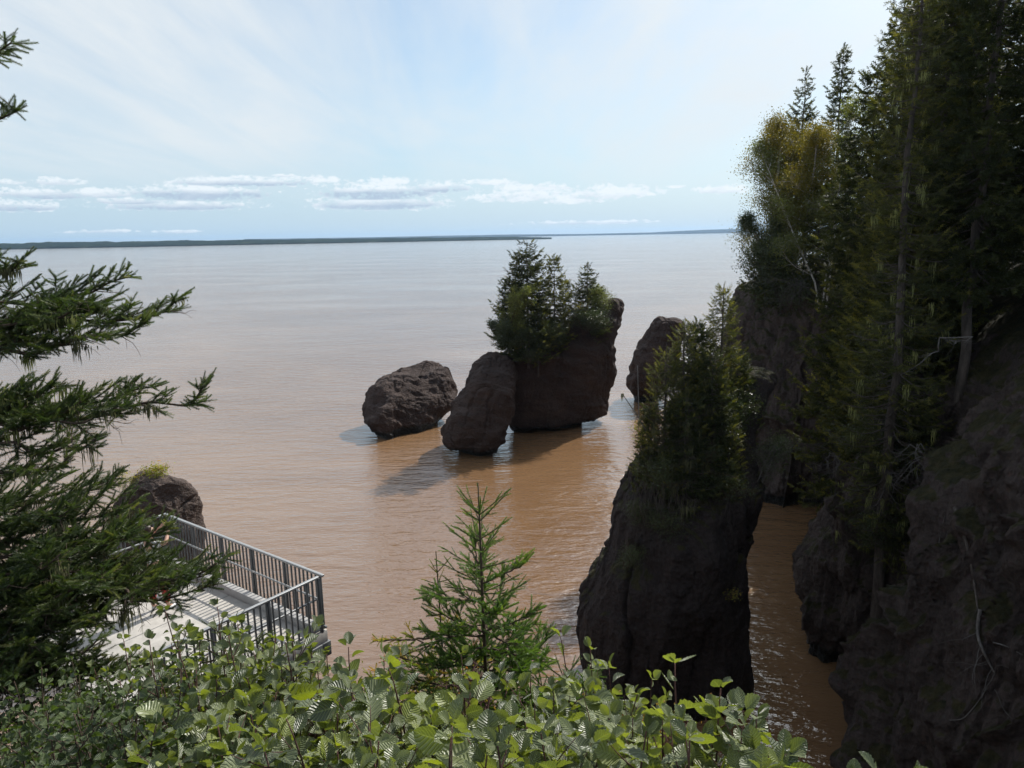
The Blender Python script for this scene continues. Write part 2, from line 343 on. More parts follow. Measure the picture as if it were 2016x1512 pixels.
def rock(name, levels, plan, mat, amp=0.5, seed=1, nt=200, nl=110, parent=None, cap=True, vert=False, cuts=0):
    """levels: (py, xl, xr, D, halfdepth) in photo pixels at distance D; plan: polygon (u,v) in [-1,1]"""
    rows = []
    for (py, xl, xr, D, hd) in levels:
        a = atD(xl, py, D); b = atD(xr, py, D)
        rows.append([(a[0]+b[0])/2, D, (a[2]+b[2])/2, (b[0]-a[0])/2, hd])
    rows = np.array(rows)
    if rows[0, 2] < rows[-1, 2]: rows = rows[::-1]
    R = catmull(rows, nl)
    R[:, 3] = np.maximum(R[:, 3], 0.05)
    # plan outline resampled
    P = np.array(plan, float); P = np.vstack([P, P[:1]])
    for _ in range(2):   # chaikin rounding
        a = P[:-1]*.75+P[1:]*.25; b = P[:-1]*.25+P[1:]*.75; P = np.stack([a, b], 1).reshape(-1, 2); P = np.vstack([P, P[:1]])
    s = np.r_[0, np.cumsum(np.linalg.norm(np.diff(P, axis=0), axis=1))]; q = np.linspace(0, s[-1], nt, endpoint=False)
    pu = np.interp(q, s, P[:, 0]); pv = np.interp(q, s, P[:, 1])
    mid = (pu.max()+pu.min())/2; pu = (pu-mid)/((pu.max()-pu.min())/2)
    G = np.zeros((nl, nt, 3))
    G[:, :, 0] = R[:, 0:1]+R[:, 3:4]*pu[None]; G[:, :, 1] = R[:, 1:2]+R[:, 4:5]*pv[None]; G[:, :, 2] = R[:, 2:3]
    # top cap: rings shrinking to the centre with a dome
    top = []
    if cap:
        for k in range(1, 26):
            f = k/26.0; g = G[0].copy(); c = g.mean(0); g[:, :2] = c[:2]+(g[:, :2]-c[:2])*(1-f); g[:, 2] += 0.35*R[0, 3]*0.35*(1-(1-f)**2); top.append(g)
        G = np.concatenate([np.array(top[::-1]), G], 0)
    nl2 = len(G); V = G.reshape(-1, 3)
    Nn = smoothN(V, nt, nl2, True)
    c = V.mean(0); 
    if ((V-c)*Nn).sum(1).mean() < 0: Nn = -Nn
    if cuts:
        rc = np.random.default_rng(seed+5); cc = V.mean(0); ex = np.ptp(V, axis=0)/2; Wn = (V-cc)/ex
        for _ in range(cuts):
            a_ = rc.uniform(0, 6.28); n_ = np.array([math.cos(a_), math.sin(a_), rc.uniform(-.55, .75)]); n_ /= np.linalg.norm(n_)
            pr = Wn@n_; h_ = np.quantile(pr, .985)*rc.uniform(.84, .95); ov = np.maximum(0, pr-h_); Wn = Wn-n_*ov[:, None]*.96
        V = cc+Wn*ex; Nn = smoothN(V, nt, nl2, True)
        if ((V-V.mean(0))*Nn).sum(1).mean() < 0: Nn = -Nn
    V = rock_disp(V, Nn, amp, seed, vert)
    i = np.arange(nl2-1)[:, None]*nt; j = np.arange(nt)[None]; k = (j+1) % nt
    Q = np.stack([i+j, i+nt+j, i+nt+k, i+k], -1).reshape(-1, 4)
    V = np.vstack([V, V[:nt].mean(0)]); t = len(V)-1
    Tr = np.stack([np.full(nt, t), np.arange(nt), (np.arange(nt)+1) % nt], -1)
    if parent is not None: Vp = V-np.array(parent.location)
    else: Vp = V
    o = mk(name, Vp, [Q, Tr], mat, parent, None, True)
    return o, BVHTree.FromPolygons(V.tolist(), Q.tolist(), epsilon=0.0)
def drop(bvhs, x, y, default=0.0, ztop=60):
    best = None
    for b in bvhs:
        h = b.ray_cast(Vector((x, y, ztop)), Vector((0, 0, -1)))
        if h[0] is not None and (best is None or h[0].z > best): best = h[0].z
    return default if best is None else best

# ------------------------------------------------------------------ camera, sun, world
cam = bpy.data.objects.new('camera', bpy.data.cameras.new('camera')); C.objects.link(cam); S.camera = cam
cam.data.sensor_width = 36; cam.data.lens = 36*F/2016; cam.data.clip_start = 0.05; cam.data.clip_end = 60000
cam.matrix_world = Matrix.Translation((0, 0, H))@Matrix.Rotation(math.pi/2-PITCH, 4, 'X')@Matrix.Rotation(ROLL*-1.0, 4, 'Z')
SAZ, SEL = rad(37.0), rad(43.5)
sun = bpy.data.objects.new('sun', bpy.data.lights.new('sun', 'SUN')); C.objects.link(sun)
sun.data.energy = 5.0; sun.data.angle = rad(0.55); sun.data.color = (1.0, 0.95, 0.87)
sd = Vector((math.sin(SAZ)*math.cos(SEL), math.cos(SAZ)*math.cos(SEL), math.sin(SEL)))
sun.rotation_euler = sd.to_track_quat('Z', 'Y').to_euler()
W = bpy.data.worlds.new('World'); S.world = W; W.use_nodes = True
def build_world():
    nt = W.node_tree; nt.nodes.clear()
    out = nt.nodes.new('ShaderNodeOutputWorld'); bg = nt.nodes.new('ShaderNodeBackground')
    sky = nt.nodes.new('ShaderNodeTexSky'); sky.sky_type = 'NISHITA'; sky.sun_disc = False
    sky.sun_elevation = SEL; sky.sun_rotation = SAZ; sky.altitude = 0; sky.air_density = 1.0; sky.dust_density = 1.2; sky.ozone_density = 1.2
    tc = nt.nodes.new('ShaderNodeTexCoord'); g = tc.outputs['Generated']
    sx = nt.nodes.new('ShaderNodeSeparateXYZ'); L(nt, g, sx.inputs[0])
    X, Y, Z = sx.outputs
    el = math_n(nt, 'MULTIPLY', math_n(nt, 'ARCSINE', Z), 57.29578)
    az = math_n(nt, 'MULTIPLY', math_n(nt, 'ARCTAN2', X, Y), 57.29578)
    skyc = sky.outputs[0]
    skyc = mixc(nt, 1.0, skyc, (1.0, 1.05, 1.04), 'MULTIPLY')
    # clear sky near horizon: pale blue
    low = ramp(nt, math_n(nt, 'DIVIDE', el, 30.0, True), [(0.0, (1, 1, 1)), (0.35, (.45, .45, .45)), (1.0, (0, 0, 0))])
    skyc = mixc(nt, math_n(nt, 'MULTIPLY', low, 0.85), skyc, (4.3, 5.9, 7.3))
    # thin high veil, streaked: project direction on a high plane
    zc = math_n(nt, 'ADD', math_n(nt, 'MAXIMUM', Z, 0.0), 0.10)
    cx = nt.nodes.new('ShaderNodeCombineXYZ'); L(nt, math_n(nt, 'DIVIDE', X, zc), cx.inputs[0]); L(nt, math_n(nt, 'DIVIDE', Y, zc), cx.inputs[1])
    v1 = noise_n(nt, mapping(nt, cx.outputs[0], (0.55, 0.35, 1), (0, 0, rad(25))), 1.0, 8, 0.55, 0.7)
    v2 = noise_n(nt, mapping(nt, cx.outputs[0], (1.6, 0.35, 1), (0, 0, rad(-52))), 1.3, 9, 0.6, 0.5)
    vv = math_n(nt, 'ADD', math_n(nt, 'MULTIPLY', v1, 0.62), math_n(nt, 'MULTIPLY', v2, 0.38))
    veil = ramp(nt, vv, [(0.38, (0, 0, 0)), (0.50, (.55, .55, .55)), (0.60, (1, 1, 1))])
    veil = math_n(nt, 'MULTIPLY', veil, ramp(nt, math_n(nt, 'DIVIDE', el, 20.0, True), [(0.10, (0, 0, 0)), (0.33, (.82, .82, .82)), (.7, (1, 1, 1))]))
    dt = nt.nodes.new('ShaderNodeVectorMath'); dt.operation = 'DOT_PRODUCT'; L(nt, g, dt.inputs[0]); dt.inputs[1].default_value = tuple(sd)
    au = math_n(nt, 'POWER', math_n(nt, 'MAXIMUM', dt.outputs['Value'], 0.0), 24.0)
    sc = nt.nodes.new('ShaderNodeVectorMath'); sc.operation = 'SCALE'; sc.inputs[0].default_value = (6.4, 6.85, 7.15)
    L(nt, math_n(nt, 'ADD', math_n(nt, 'MULTIPLY', au, 4.5), 1.0), sc.inputs['Scale'])
    skyc = mixc(nt, math_n(nt, 'MAXIMUM', veil, math_n(nt, 'MULTIPLY', au, 1.5, True)), skyc, sc.outputs[0])
    # low fair-weather clouds: (az, el, half width, half height)
    def pe(px, py):
        r = ray(px, py); return math.degrees(math.atan2(r[0], r[1])), math.degrees(math.atan2(r[2], math.hypot(r[0], r[1])))
    CL = [(400, 378, 125, 15, 1), (620, 352, 55, 7, 0), (760, 357, 60, 8, 0), (745, 376, 120, 16, 1), (745, 398, 130, 15, .7), (870, 368, 60, 11, .6), (480, 357, 130, 9, .6),
          (1030, 385, 100, 12, .1), (960, 358, 60, 6, .1), (1050, 368, 80, 8, .1), (1200, 378, 105, 13, .1), (1130, 393, 70, 8, .1), (1420, 372, 50, 8, .2), (1330, 367, 18, 3, 0),
          (90, 380, 80, 10, .5), (200, 380, 55, 8, .3), (110, 357, 40, 6, .2), (350, 402, 130, 11, .6), (250, 394, 60, 7, .4), (30, 405, 70, 9, .6), (20, 358, 25, 4, .1), (1160, 437, 130, 4, .3), (350, 455, 40, 3, .3), (560, 345, 20, 3, .2), (190, 455, 60, 3, .3)]
    n1 = noise_n(nt, mapping(nt, g, (34, 34, 110)), 1.0, 9, 0.62, 0.0)
    n2 = noise_n(nt, mapping(nt, g, (120, 120, 190)), 1.0, 6, 0.6, 0.0)
    nz = math_n(nt, 'ADD', math_n(nt, 'MULTIPLY', math_n(nt, 'SUBTRACT', n1, 0.5), 2.4), math_n(nt, 'MULTIPLY', math_n(nt, 'SUBTRACT', n2, 0.5), 3.6))
    best = None; sh = None
    for (px, py, w, h, dark) in CL:
        a, e = pe(px, py); wd = math.degrees(w/F)*1.05; hd = math.degrees(h/F)*1.5
        dx = math_n(nt, 'DIVIDE', math_n(nt, 'SUBTRACT', az, a), wd)
        dy = math_n(nt, 'DIVIDE', math_n(nt, 'SUBTRACT', el, e-hd*0.2), hd)
        dyb = math_n(nt, 'MAXIMUM', dy, math_n(nt, 'MULTIPLY', dy, -1.8))
        d2 = math_n(nt, 'ADD', math_n(nt, 'MULTIPLY', dx, dx), math_n(nt, 'MULTIPLY', dyb, dyb))
        k = math_n(nt, 'SUBTRACT', 1.0, d2)
        # base shade: lower part is blue grey
        s_ = math_n(nt, 'MULTIPLY', math_n(nt, 'MULTIPLY', math_n(nt, 'MULTIPLY', math_n(nt, 'SUBTRACT', 0.42, dy, True), 2.6), dark, True), math_n(nt, 'MULTIPLY', k, 2.0, True))
        best = k if best is None else math_n(nt, 'MAXIMUM', best, k)
        sh = s_ if sh is None else math_n(nt, 'MAXIMUM', sh, s_)
    cov = math_n(nt, 'ADD', best, nz)
    covr = ramp(nt, cov, [(0.05, (0, 0, 0)), (0.45, (.6, .6, .6)), (0.9, (1, 1, 1))])
    cc = mixc(nt, math_n(nt, 'ADD', sh, math_n(nt, 'MULTIPLY', math_n(nt, 'SUBTRACT', n1, 0.48), -1.2), True), (7.3, 7.8, 8.2), (3.6, 4.5, 5.7))
    gate = math_n(nt, 'MULTIPLY', covr, math_n(nt, 'GREATER_THAN', best, -0.9))
    skyc = mixc(nt, math_n(nt, 'MULTIPLY', gate, 0.85), skyc, cc)
    L(nt, skyc, bg.inputs['Color']); bg.inputs['Strength'].default_value = 0.118
    L(nt, bg.outputs[0], out.inputs[0])
build_world()
S.view_settings.view_transform = 'Standard'; S.view_settings.look = 'None'; S.view_settings.gamma = 1; S.view_settings.exposure = 0.10
S.cycles.max_bounces = 6; S.cycles.diffuse_bounces = 3; S.cycles.glossy_bounces = 3; S.cycles.transmission_bounces = 3
S.cycles.transparent_max_bounces = 8; S.cycles.volume_bounces = 0
S.cycles.sample_clamp_indirect = 4; S.cycles.use_denoising = True
S.cycles.caustics_reflective = False; S.cycles.caustics_refractive = False

# ------------------------------------------------------------------ water
def water():
    m, nt, out = new_mat('silty_water')
    p = nt.nodes.new('ShaderNodeBsdfPrincipled'); g = nt.nodes.new('ShaderNodeNewGeometry'); pos = g.outputs['Position']
    f = noise_n(nt, mapping(nt, pos, (.6, 1.1, 1), (0, 0, rad(-20))), 0.05, 7, 0.62, 1.2)
    L(nt, ramp(nt, f, [(0.36, (0.176, 0.099, 0.050)), (0.52, (0.204, 0.117, 0.059)), (0.66, (0.245, 0.148, 0.080))]), p.inputs['Base Color'])
    p.inputs['Roughness'].default_value = 0.07; p.inputs['IOR'].default_value = 2.15
    a = noise_n(nt, mapping(nt, pos, (0.55, 1.5, 1), (0, 0, rad(8))), 0.9, 3, 0.5, 0.3)
    b = noise_n(nt, mapping(nt, pos, (0.8, 2.0, 1), (0, 0, rad(-14))), 2.6, 3, 0.55, 0.2)
    c = noise_n(nt, mapping(nt, pos, (0.25, 0.55, 1), (0, 0, rad(16))), 0.5, 2, 0.5, 0.2)
    wp = ramp(nt, noise_n(nt, mapping(nt, pos, (0.6, 1.5, 1), (0, 0, rad(20))), 0.03, 4, 0.6, 0.6), [(0.35, (.35, .35, .35)), (0.62, (1, 1, 1))])
    n1 = bump_n(nt, a, 0.75, 0.22); n2 = bump_n(nt, b, 0.75, 0.085, n1); L(nt, wp, n1.node.inputs['Strength']); L(nt, wp, n2.node.inputs['Strength']); n3 = bump_n(nt, c, 0.5, 0.22, n2)
    L(nt, n3, p.inputs['Normal']); L(nt, p.outputs[0], out.inputs[0])
    V = [(-9500, -60, 0), (9500, -60, 0), (9500, 9500, 0), (-9500, 9500, 0)]
    o = mk('water', V, [np.array([[0, 1, 2, 3]])], m); tag(o, kind='structure')
    o['label'] = 'muddy brown bay water reaching the horizon'
water()

# ------------------------------------------------------------------ far shores
def shore(name, pts, depth, mat, seed, n=500, rough=0.1):
    """pts: (px, y_top, D)"""
    P = np.array(pts, float); xs = np.linspace(P[0, 0], P[-1, 0], n)
    yt = np.interp(xs, P[:, 0], P[:, 1]); D = np.interp(xs, P[:, 0], P[:, 2])
    T = np.array([atD(x, y, d) for x, y, d in zip(xs, yt, D)])
    h = np.maximum(T[:, 2], 0.6)*(1+rough*fbm(np.c_[xs*0.03, xs*0, xs*0], 1, 5, .6, seed))
    rows = []
    prof = [(0, -1.0), (0, 0.16), (0.02, 0.30), (0.2, 0.55), (0.5, 0.8), (0.85, 1.0), (1.3, .9), (2, -.1)]
    for f, z in prof:
        R = T.copy(); R[:, 0] *= 1+f*depth/D; R[:, 1] = D+f*depth; R[:, 2] = h*z if z > -.5 else -2
        R[:, 2] *= (1+0.10*fbm(np.c_[xs*0.1, np.full(n, f*9), xs*0], 1, 3, .6, seed+3)) if 0.1 < z < 0.95 else 1
        rows.append(R)
    V = np.array(rows).reshape(-1, 3); i = np.arange(len(prof)-1)[:, None]*n; j = np.arange(n-1)[None]
    Q = np.stack([i+j, i+j+1, i+n+j+1, i+n+j], -1).reshape(-1, 4)
    o = mk(name, V, [Q], mat, None, None, True); return o
def mat_shore(name, cs, sc):
    m, nt, out = new_mat(name)
    p = nt.nodes.new('ShaderNodeBsdfPrincipled'); g = nt.nodes.new('ShaderNodeNewGeometry')
    f = noise_n(nt, mapping(nt, g.outputs['Position'], (1, .35, 3)), sc, 8, 0.7)
    L(nt, ramp(nt, f, cs), p.inputs['Base Color']); p.inputs['Roughness'].default_value = 1; p.inputs['Specular IOR Level'].default_value = 0
    L(nt, p.outputs[0], out.inputs[0]); return m
o = shore('far_shore', [(-150, 481, 2050), (0, 479, 2100), (120, 476.5, 2150), (248, 474.6, 2180), (496, 472, 2300), (744, 469, 2400), (900, 467.5, 2480), (1000, 467, 2520), (1050, 467.4, 2540), (1086, 468.6, 2560)], 500,
          mat_shore('wooded_shore', [(0.35, (0.010, 0.018, 0.013)), (0.55, (0.018, 0.028, 0.018)), (0.66, (0.05, 0.06, 0.035)), (0.72, (0.014, 0.022, 0.015))], 0.012), 3)
tag(o, 'low wooded shore across the bay on the left', None, None, 'structure')
o = shore('distant_hills', [(480, 470.5, 7000), (700, 467.5, 7000), (850, 464.2, 7000), (1000, 461.6, 7000), (1150, 460.5, 7000), (1280, 457.5, 7000), (1340, 454, 7000), (1400, 451, 7000), (1480, 449.7, 7000), (1750, 446, 7000)], 1200,
          mat_shore('blue_hills', [(0.35, (0.012, 0.02, 0.022)), (0.6, (0.02, 0.03, 0.03))], 0.004), 9, rough=0.03)
tag(o, 'long low hills on the horizon, blue with distance', None, None, 'structure')

# haze
def haze():
    m, nt, out = new_mat('haze_air')
    v = nt.nodes.new('ShaderNodeVolumePrincipled'); v.inputs['Color'].default_value = (0.50, 0.72, 1.0, 1)
    v.inputs['Density'].default_value = HAZE; v.inputs['Anisotropy'].default_value = 0.3
    L(nt, v.outputs[0], out.inputs['Volume'])
    a = Acc(); a.box((0, 4850, 34), (9700, 4960, 38)); o = a.build('haze', m); tag(o, kind='stuff'); o['label'] = 'thin blue haze over the bay'
HAZE = 0.7e-4
haze()

# ------------------------------------------------------------------ sea stacks
BOX = [(-1, -.55), (-.6, -1), (.55, -1), (1, -.5), (1, .6), (.5, 1), (-.5, 1), (-1, .5)]
WEDGE = [(-1, -.9), (-.2, -.75), (.55, -.2), (.93, .25), (1, .7), (.7, 1.1), (0, .9), (-.8, .5)]
st1 = empty('sea_stack', tuple(hit(1100, 850)), 'tall dark tree-topped sea rock in the middle of the water, widest of the rocks', 'sea rock')
_, bM = rock('main_rock', [(597, 1198, 1221, 59, .8), (612, 1165, 1224, 58.5, 1.4), (640, 1110, 1224, 58, 2.2), (668, 1050, 1223, 57.5, 2.7), (690, 1018, 1220, 57, 3.1), (715, 1004, 1216, 57, 3.3), (750, 1004, 1212, 57, 3.3), (790, 1006, 1204, 57, 3.2), (820, 1010, 1199, 57, 2.9), (829, 1018, 1178, 57.2, 2.4), (838, 1030, 1150, 57.4, 1.7), (850, 1034, 1140, 57.5, 1.5), (880, 1034, 1140, 57.5, 1.5)], WEDGE, M['rock'], 0.60, 3, 300, 150, st1)
_, bL = rock('side_lobe', [(704, 968, 1000, 53.2, .9), (716, 945, 1008, 52.8, 1.5), (733, 930, 1014, 52.2, 1.9), (748, 923, 1020, 51.8, 2.1), (766, 918, 1022, 51.6, 2.3), (790, 904, 1022, 51.4, 2.4), (820, 886, 1018, 51.2, 2.5), (842, 879, 1006, 51.0, 2.5), (860, 873, 1002, 51, 2.5), (871, 886, 992, 51, 2.1), (880, 908, 976, 51, 1.6), (888, 922, 962, 51, 1.1), (935, 925, 960, 51, 1.0)], BOX, M['rock'], 0.55, 8, 240, 140, st1)
stackM = [bM, bL]
o, bB = rock('sea_boulder', [(720, 826, 868, 62, 1.2), (726, 790, 880, 61, 2.2), (733, 764, 886, 60.5, 2.8), (742, 756, 890, 60, 3.2), (765, 734, 893, 59, 3.7), (785, 716, 893, 58.5, 4.2), (803, 712, 888, 58, 4.1), (818, 728, 877, 57.6, 3.8), (832, 738, 868, 57.3, 3.6), (843, 748, 855, 57, 3.2), (856, 752, 845, 57, 3.0), (890, 752, 845, 57, 3.0)],
              [(-1, -.55), (-.55, -1.05), (-.15, -.95), (.1, -.55), (.6, -.35), (1, .1), (1, .7), (.5, 1), (-.4, .8), (-1, .1)], M['rock'], 0.50, 27, 240, 130, cuts=5)
tag(o, 'bare rounded reddish sea rock standing alone, left of the tall tree-topped rock', 'sea rock', 'bare sea rocks')
o, bK = rock('sea_boulder', [(624, 1296, 1306, 66, .3), (630, 1290, 1312, 66, .7), (637, 1283, 1334, 66, 1.2), (652, 1274, 1335, 66, 1.5), (680, 1255, 1330, 66, 2), (700, 1247, 1326, 66, 2.2), (730, 1242, 1328, 66, 2.4), (752, 1233, 1316, 66, 2.3), (765, 1234, 1306, 66, 2.0), (778, 1244, 1296, 66, 1.6), (796, 1248, 1292, 66, 1.4), (815, 1250, 1306, 66, 1.5)], BOX, M['rock'], 0.5, 33, 200, 120)
tag(o, 'narrow leaning sea rock with a notched top, partly behind the nearest stack', 'sea rock', 'bare sea rocks')
st2 = empty('sea_stack', tuple(hit(1320, 1400)), 'nearest sea rock, dark steep stack crowned with spruces and shrubs', 'sea rock')
_, bN = rock('main_rock', [(905, 1262, 1400, 22.6, .9), (930, 1245, 1450, 22.6, 1.2), (950, 1238, 1488, 22.6, 1.5), (972, 1226, 1494, 22.6, 1.8), (1010, 1210, 1489, 22.6, 2.0), (1060, 1205, 1481, 22.6, 2.1), (1110, 1180, 1474, 22.6, 2.2), (1170, 1158, 1467, 22.6, 2.25), (1230, 1152, 1464, 22.6, 2.2), (1300, 1152, 1467, 22.6, 2.1), (1360, 1165, 1470, 22.6, 1.9), (1420, 1185, 1462, 22.6, 1.7), (1470, 1205, 1455, 22.6, 1.5), (1560, 1205, 1455, 22.6, 1.5)],
             [(-1, -.3), (-.75, -.9), (-.1, -1.05), (.5, -.8), (1, -.35), (.95, .5), (.5, 1), (-.5, 1), (-1, .5)], M['rock_moss'], 0.40, 45, 340, 200, st2, vert=True)
_, bU = rock('upper_ledge', [(728, 1462, 1510, 24.2, .4), (734, 1448, 1523, 24.2, .6), (748, 1440, 1524, 24.2, .75), (768, 1425, 1512, 24.1, .8), (800, 1405, 1500, 24, .8), (850, 1392, 1482, 23.8, .9), (900, 1385, 1480, 23.4, 1.0), (960, 1380, 1480, 23, 1.1)], BOX, M['rock_moss'], 0.20, 51, 160, 90, st2)
stackN = [bN, bU]
o, bS = rock('sea_boulder', [(934, 268, 302, 27, .4), (942, 254, 335, 27, .8), (958, 246, 362, 27, 1.1), (985, 236, 378, 27, 1.4), (1015, 230, 386, 27, 1.6), (1060, 230, 388, 27, 1.7), (1120, 235, 384, 27, 1.6), (1180, 240, 378, 27, 1.5), (1260, 240, 378, 27, 1.5)], BOX, M['rock_pale'], 0.34, 61, 200, 120, cuts=14)
tag(o, 'pale brown rounded rock just beyond the far corner of the platform railing', 'sea rock', 'bare sea rocks')

# ------------------------------------------------------------------ cliff and ground (one terrain sheet)
def cliff():
    base = [(-30, 22), (-12, 12), (-7, 10.5), (-3, 8.5), (0.5, 7), (4, 6.5), (8, 8), (9.5, 12), (8.9, 18.3), (11.5, 21.7), (10.3, 24.3), (12.2, 27), (16.5, 33), (17.3, 37.5), (14.5, 39.3), (13, 43), (16, 50), (40, 75), (95, 115)]
    r3 = [(-29, 20, 6), (-11.5, 11.3, 6), (-7, 10, 6), (-3, 7.5, 6), (.4, 6.3, 6), (3.6, 5.9, 6), (7.6, 7.2, 6), (9.9, 11.7, 6), (10.2, 17.9, 6), (12.2, 21.4, 6), (11.2, 24.8, 6.0), (13.2, 27.2, 6.2), (17, 33, 6), (17.5, 37.3, 6), (14.4, 39.8, 6), (13.1, 43.2, 6), (16.2, 50, 6), (41, 75, 6), (96, 115, 6)]
    r4 = [(-28, 18, 7.2), (-11, 10, 7.0), (-6.8, 9, 7.2), (-3, 6.5, 8.6), (.4, 5.5, 9), (3.3, 5.3, 9.3), (7.2, 6.4, 9.5), (10.2, 11, 9.6), (11.2, 17.4, 9.3), (13, 21.2, 9.2), (12.0, 25.2, 6.9), (14.2, 27.3, 8), (17.7, 33, 9), (17.7, 37, 9), (14.6, 40.2, 9.2), (13.3, 43.6, 9.3), (16.5, 50, 9.2), (42, 75, 9), (98, 115, 9)]
    r5 = [(-25, 12, 9), (-9, 6.5, 9.5), (-5.5, 5.8, 10), (-2.4, 4.6, 10.8), (.3, 4, 11.1), (2.8, 4, 11.2), (6.2, 4.6, 11.2), (10.4, 9.8, 11.4), (12.6, 16.6, 11.6), (14.2, 20.8, 11.3), (14.3, 25.8, 9.6), (16, 27.8, 10.4), (18.6, 33, 11), (18.3, 37.2, 11), (15.2, 41, 10.9), (14, 44.2, 11.0), (17, 50.2, 11), (43, 75, 11), (99, 114, 11)]
    r6 = [(-22, 6, 12), (-8, 3, 12), (-4.5, 3, 12.2), (-2, 2.4, 12.6), (.2, 2, 12.8), (2, 2.2, 12.7), (5, 2.6, 12.6), (11, 8.4, 12.8), (14.5, 15.4, 12.9), (16, 20.4, 12.7), (17.2, 26.4, 12.4), (18.3, 28.6, 12.5), (20.5, 33.3, 12.4), (20, 37.5, 12.2), (16.6, 42, 11.9), (15.3, 45.3, 11.9), (18.5, 51, 11.8), (44, 74, 12), (102, 113, 12)]
    r7 = [(-22, -4, 13.5), (-8, -3, 13.4), (-4, -2, 13.35), (-1.5, -1.5, 13.35), (0, -1.2, 13.35), (1.5, -1, 13.35), (3.6, -1, 13.4), (12, 4, 13.6), (20, 12, 14), (22, 20, 14.2), (23, 27, 14.3), (24, 30, 14.3), (26, 35, 14.2), (26, 40, 14), (24, 45, 13.5), (23, 50, 13.2), (27, 56, 13), (52, 70, 13.4), (110, 100, 14)]
    r8 = [(-22, -25, 15), (-8, -25, 15), (-4, -25, 15), (-1, -25, 15), (1, -25, 15), (4, -25, 15), (14, -24, 15.2), (34, -12, 15.6), (45, 5, 17), (50, 18, 17), (52, 28, 17), (54, 36, 17), (56, 44, 17), (58, 50, 17), (60, 54, 17), (62, 58, 17), (66, 60, 17), (80, 60, 17), (130, 60, 17)]
    base = np.array(base, float); r3 = np.array(r3, float)
    dirn = r3[:, :2]-base; inl = np.array(r7, float)[:, :2]-base; inl /= np.linalg.norm(inl, axis=1)[:, None]
    rows = []
    for z, s_ in ((-3, 0.3), (0.3, 0.42), (1.4, 0.05), (3.2, -.10)):
        xy = base+dirn*max(0, z)/8+inl*s_; rows.append(np.c_[xy, np.full(len(xy), z)])
    rows += [r3, np.array(r4, float), np.array(r5, float), np.array(r6, float), np.array(r7, float), np.array(r8, float)]
    G = np.array(rows)                       # rows x cols x 3
    nu, nv = 900, 300
    # finer sampling where visible
    G = catmull(G, nv)
    w = np.r_[np.full(6, 22), 60, 120, 140, 130, 110, 90, 80, 80, 60, 40, 20, 12]; t = np.concatenate([np.linspace(i, i+1, k, endpoint=False) for i, k in enumerate(w)]+[[18.0]])
    nu = len(t); A = np.moveaxis(G, 1, 0); k = len(A); i = np.clip(np.floor(t).astype(int), 0, k-2); f = (t-i).reshape(-1, 1, 1)
    gg = lambda j: A[np.clip(j, 0, k-1)]
    a, b, c, d = gg(i-1), gg(i), gg(i+1), gg(i+2)
    A = 0.5*(2*b+(c-a)*f+(2*a-5*b+4*c-d)*f*f+(3*b-a-3*c+d)*f**3); G = np.moveaxis(A, 0, 1)
    V = G.reshape(-1, 3); Nn = smoothN(V, nu, nv, False)
    rough = np.clip((12.2-V[:, 2])/3, 0.25, 1)
    V2 = rock_disp(V, Nn, 0.8, 91, True); V = V+(V2-V)*rough[:, None]
    ii = np.arange(nv-1)[:, None]*nu; j = np.arange(nu-1)[None]
    Q = np.stack([ii+j, ii+j+1, ii+nu+j+1, ii+nu+j], -1).reshape(-1, 4)
    o = mk('cliff', V, [Q], M['cliff'], None, None, True)
    tag(o, 'dark brown steep sea cliff rising from the water on the right, forest floor on top', 'cliff', None, 'structure')
    return BVHTree.FromPolygons(V.tolist(), Q.tolist(), epsilon=0.0)
bC = cliff()
def gz(x, y): return drop([bC], x, y, 12.0)
# ------------------------------------------------------------------ vegetation
def U(a, b): return float(RNG.uniform(a, b))
def hang(acc, P, n, ln, w, spread, clump=1):
    """beard lichen: thin ragged hanging strands around points P"""
    P = np.asarray(P, float)
    nc = max(1, n//14); cc = RNG.integers(0, len(P), nc); cl = RNG.uniform(.3, 1.3, nc)
    for i in range(n):
        ci = i % nc; ln_ = ln*cl[ci]
        p = P[cc[ci]]+RNG.normal(0, spread, 3)*np.array([1, 1, .5]); l = ln_*U(.35, 1.2); ww = w*U(.6, 1.4)
        a = U(0, 3.14); d = np.array([math.cos(a), math.sin(a), 0])*ww; k = 4
        pts = np.array([p+np.array([math.sin(j*1.7+i)*.03*l, math.cos(j*2.1+i)*.03*l, -l*j/k]) for j in range(k+1)])
        ww_ = np.array([.5, 1, .8, .5, .05])[:, None]
        V = np.vstack([pts+d*ww_, pts-d*ww_]); j = np.arange(k)
        acc.add(V, [np.stack([j, j+1, j+k+2, j+k+1], -1)], U(0, 1))

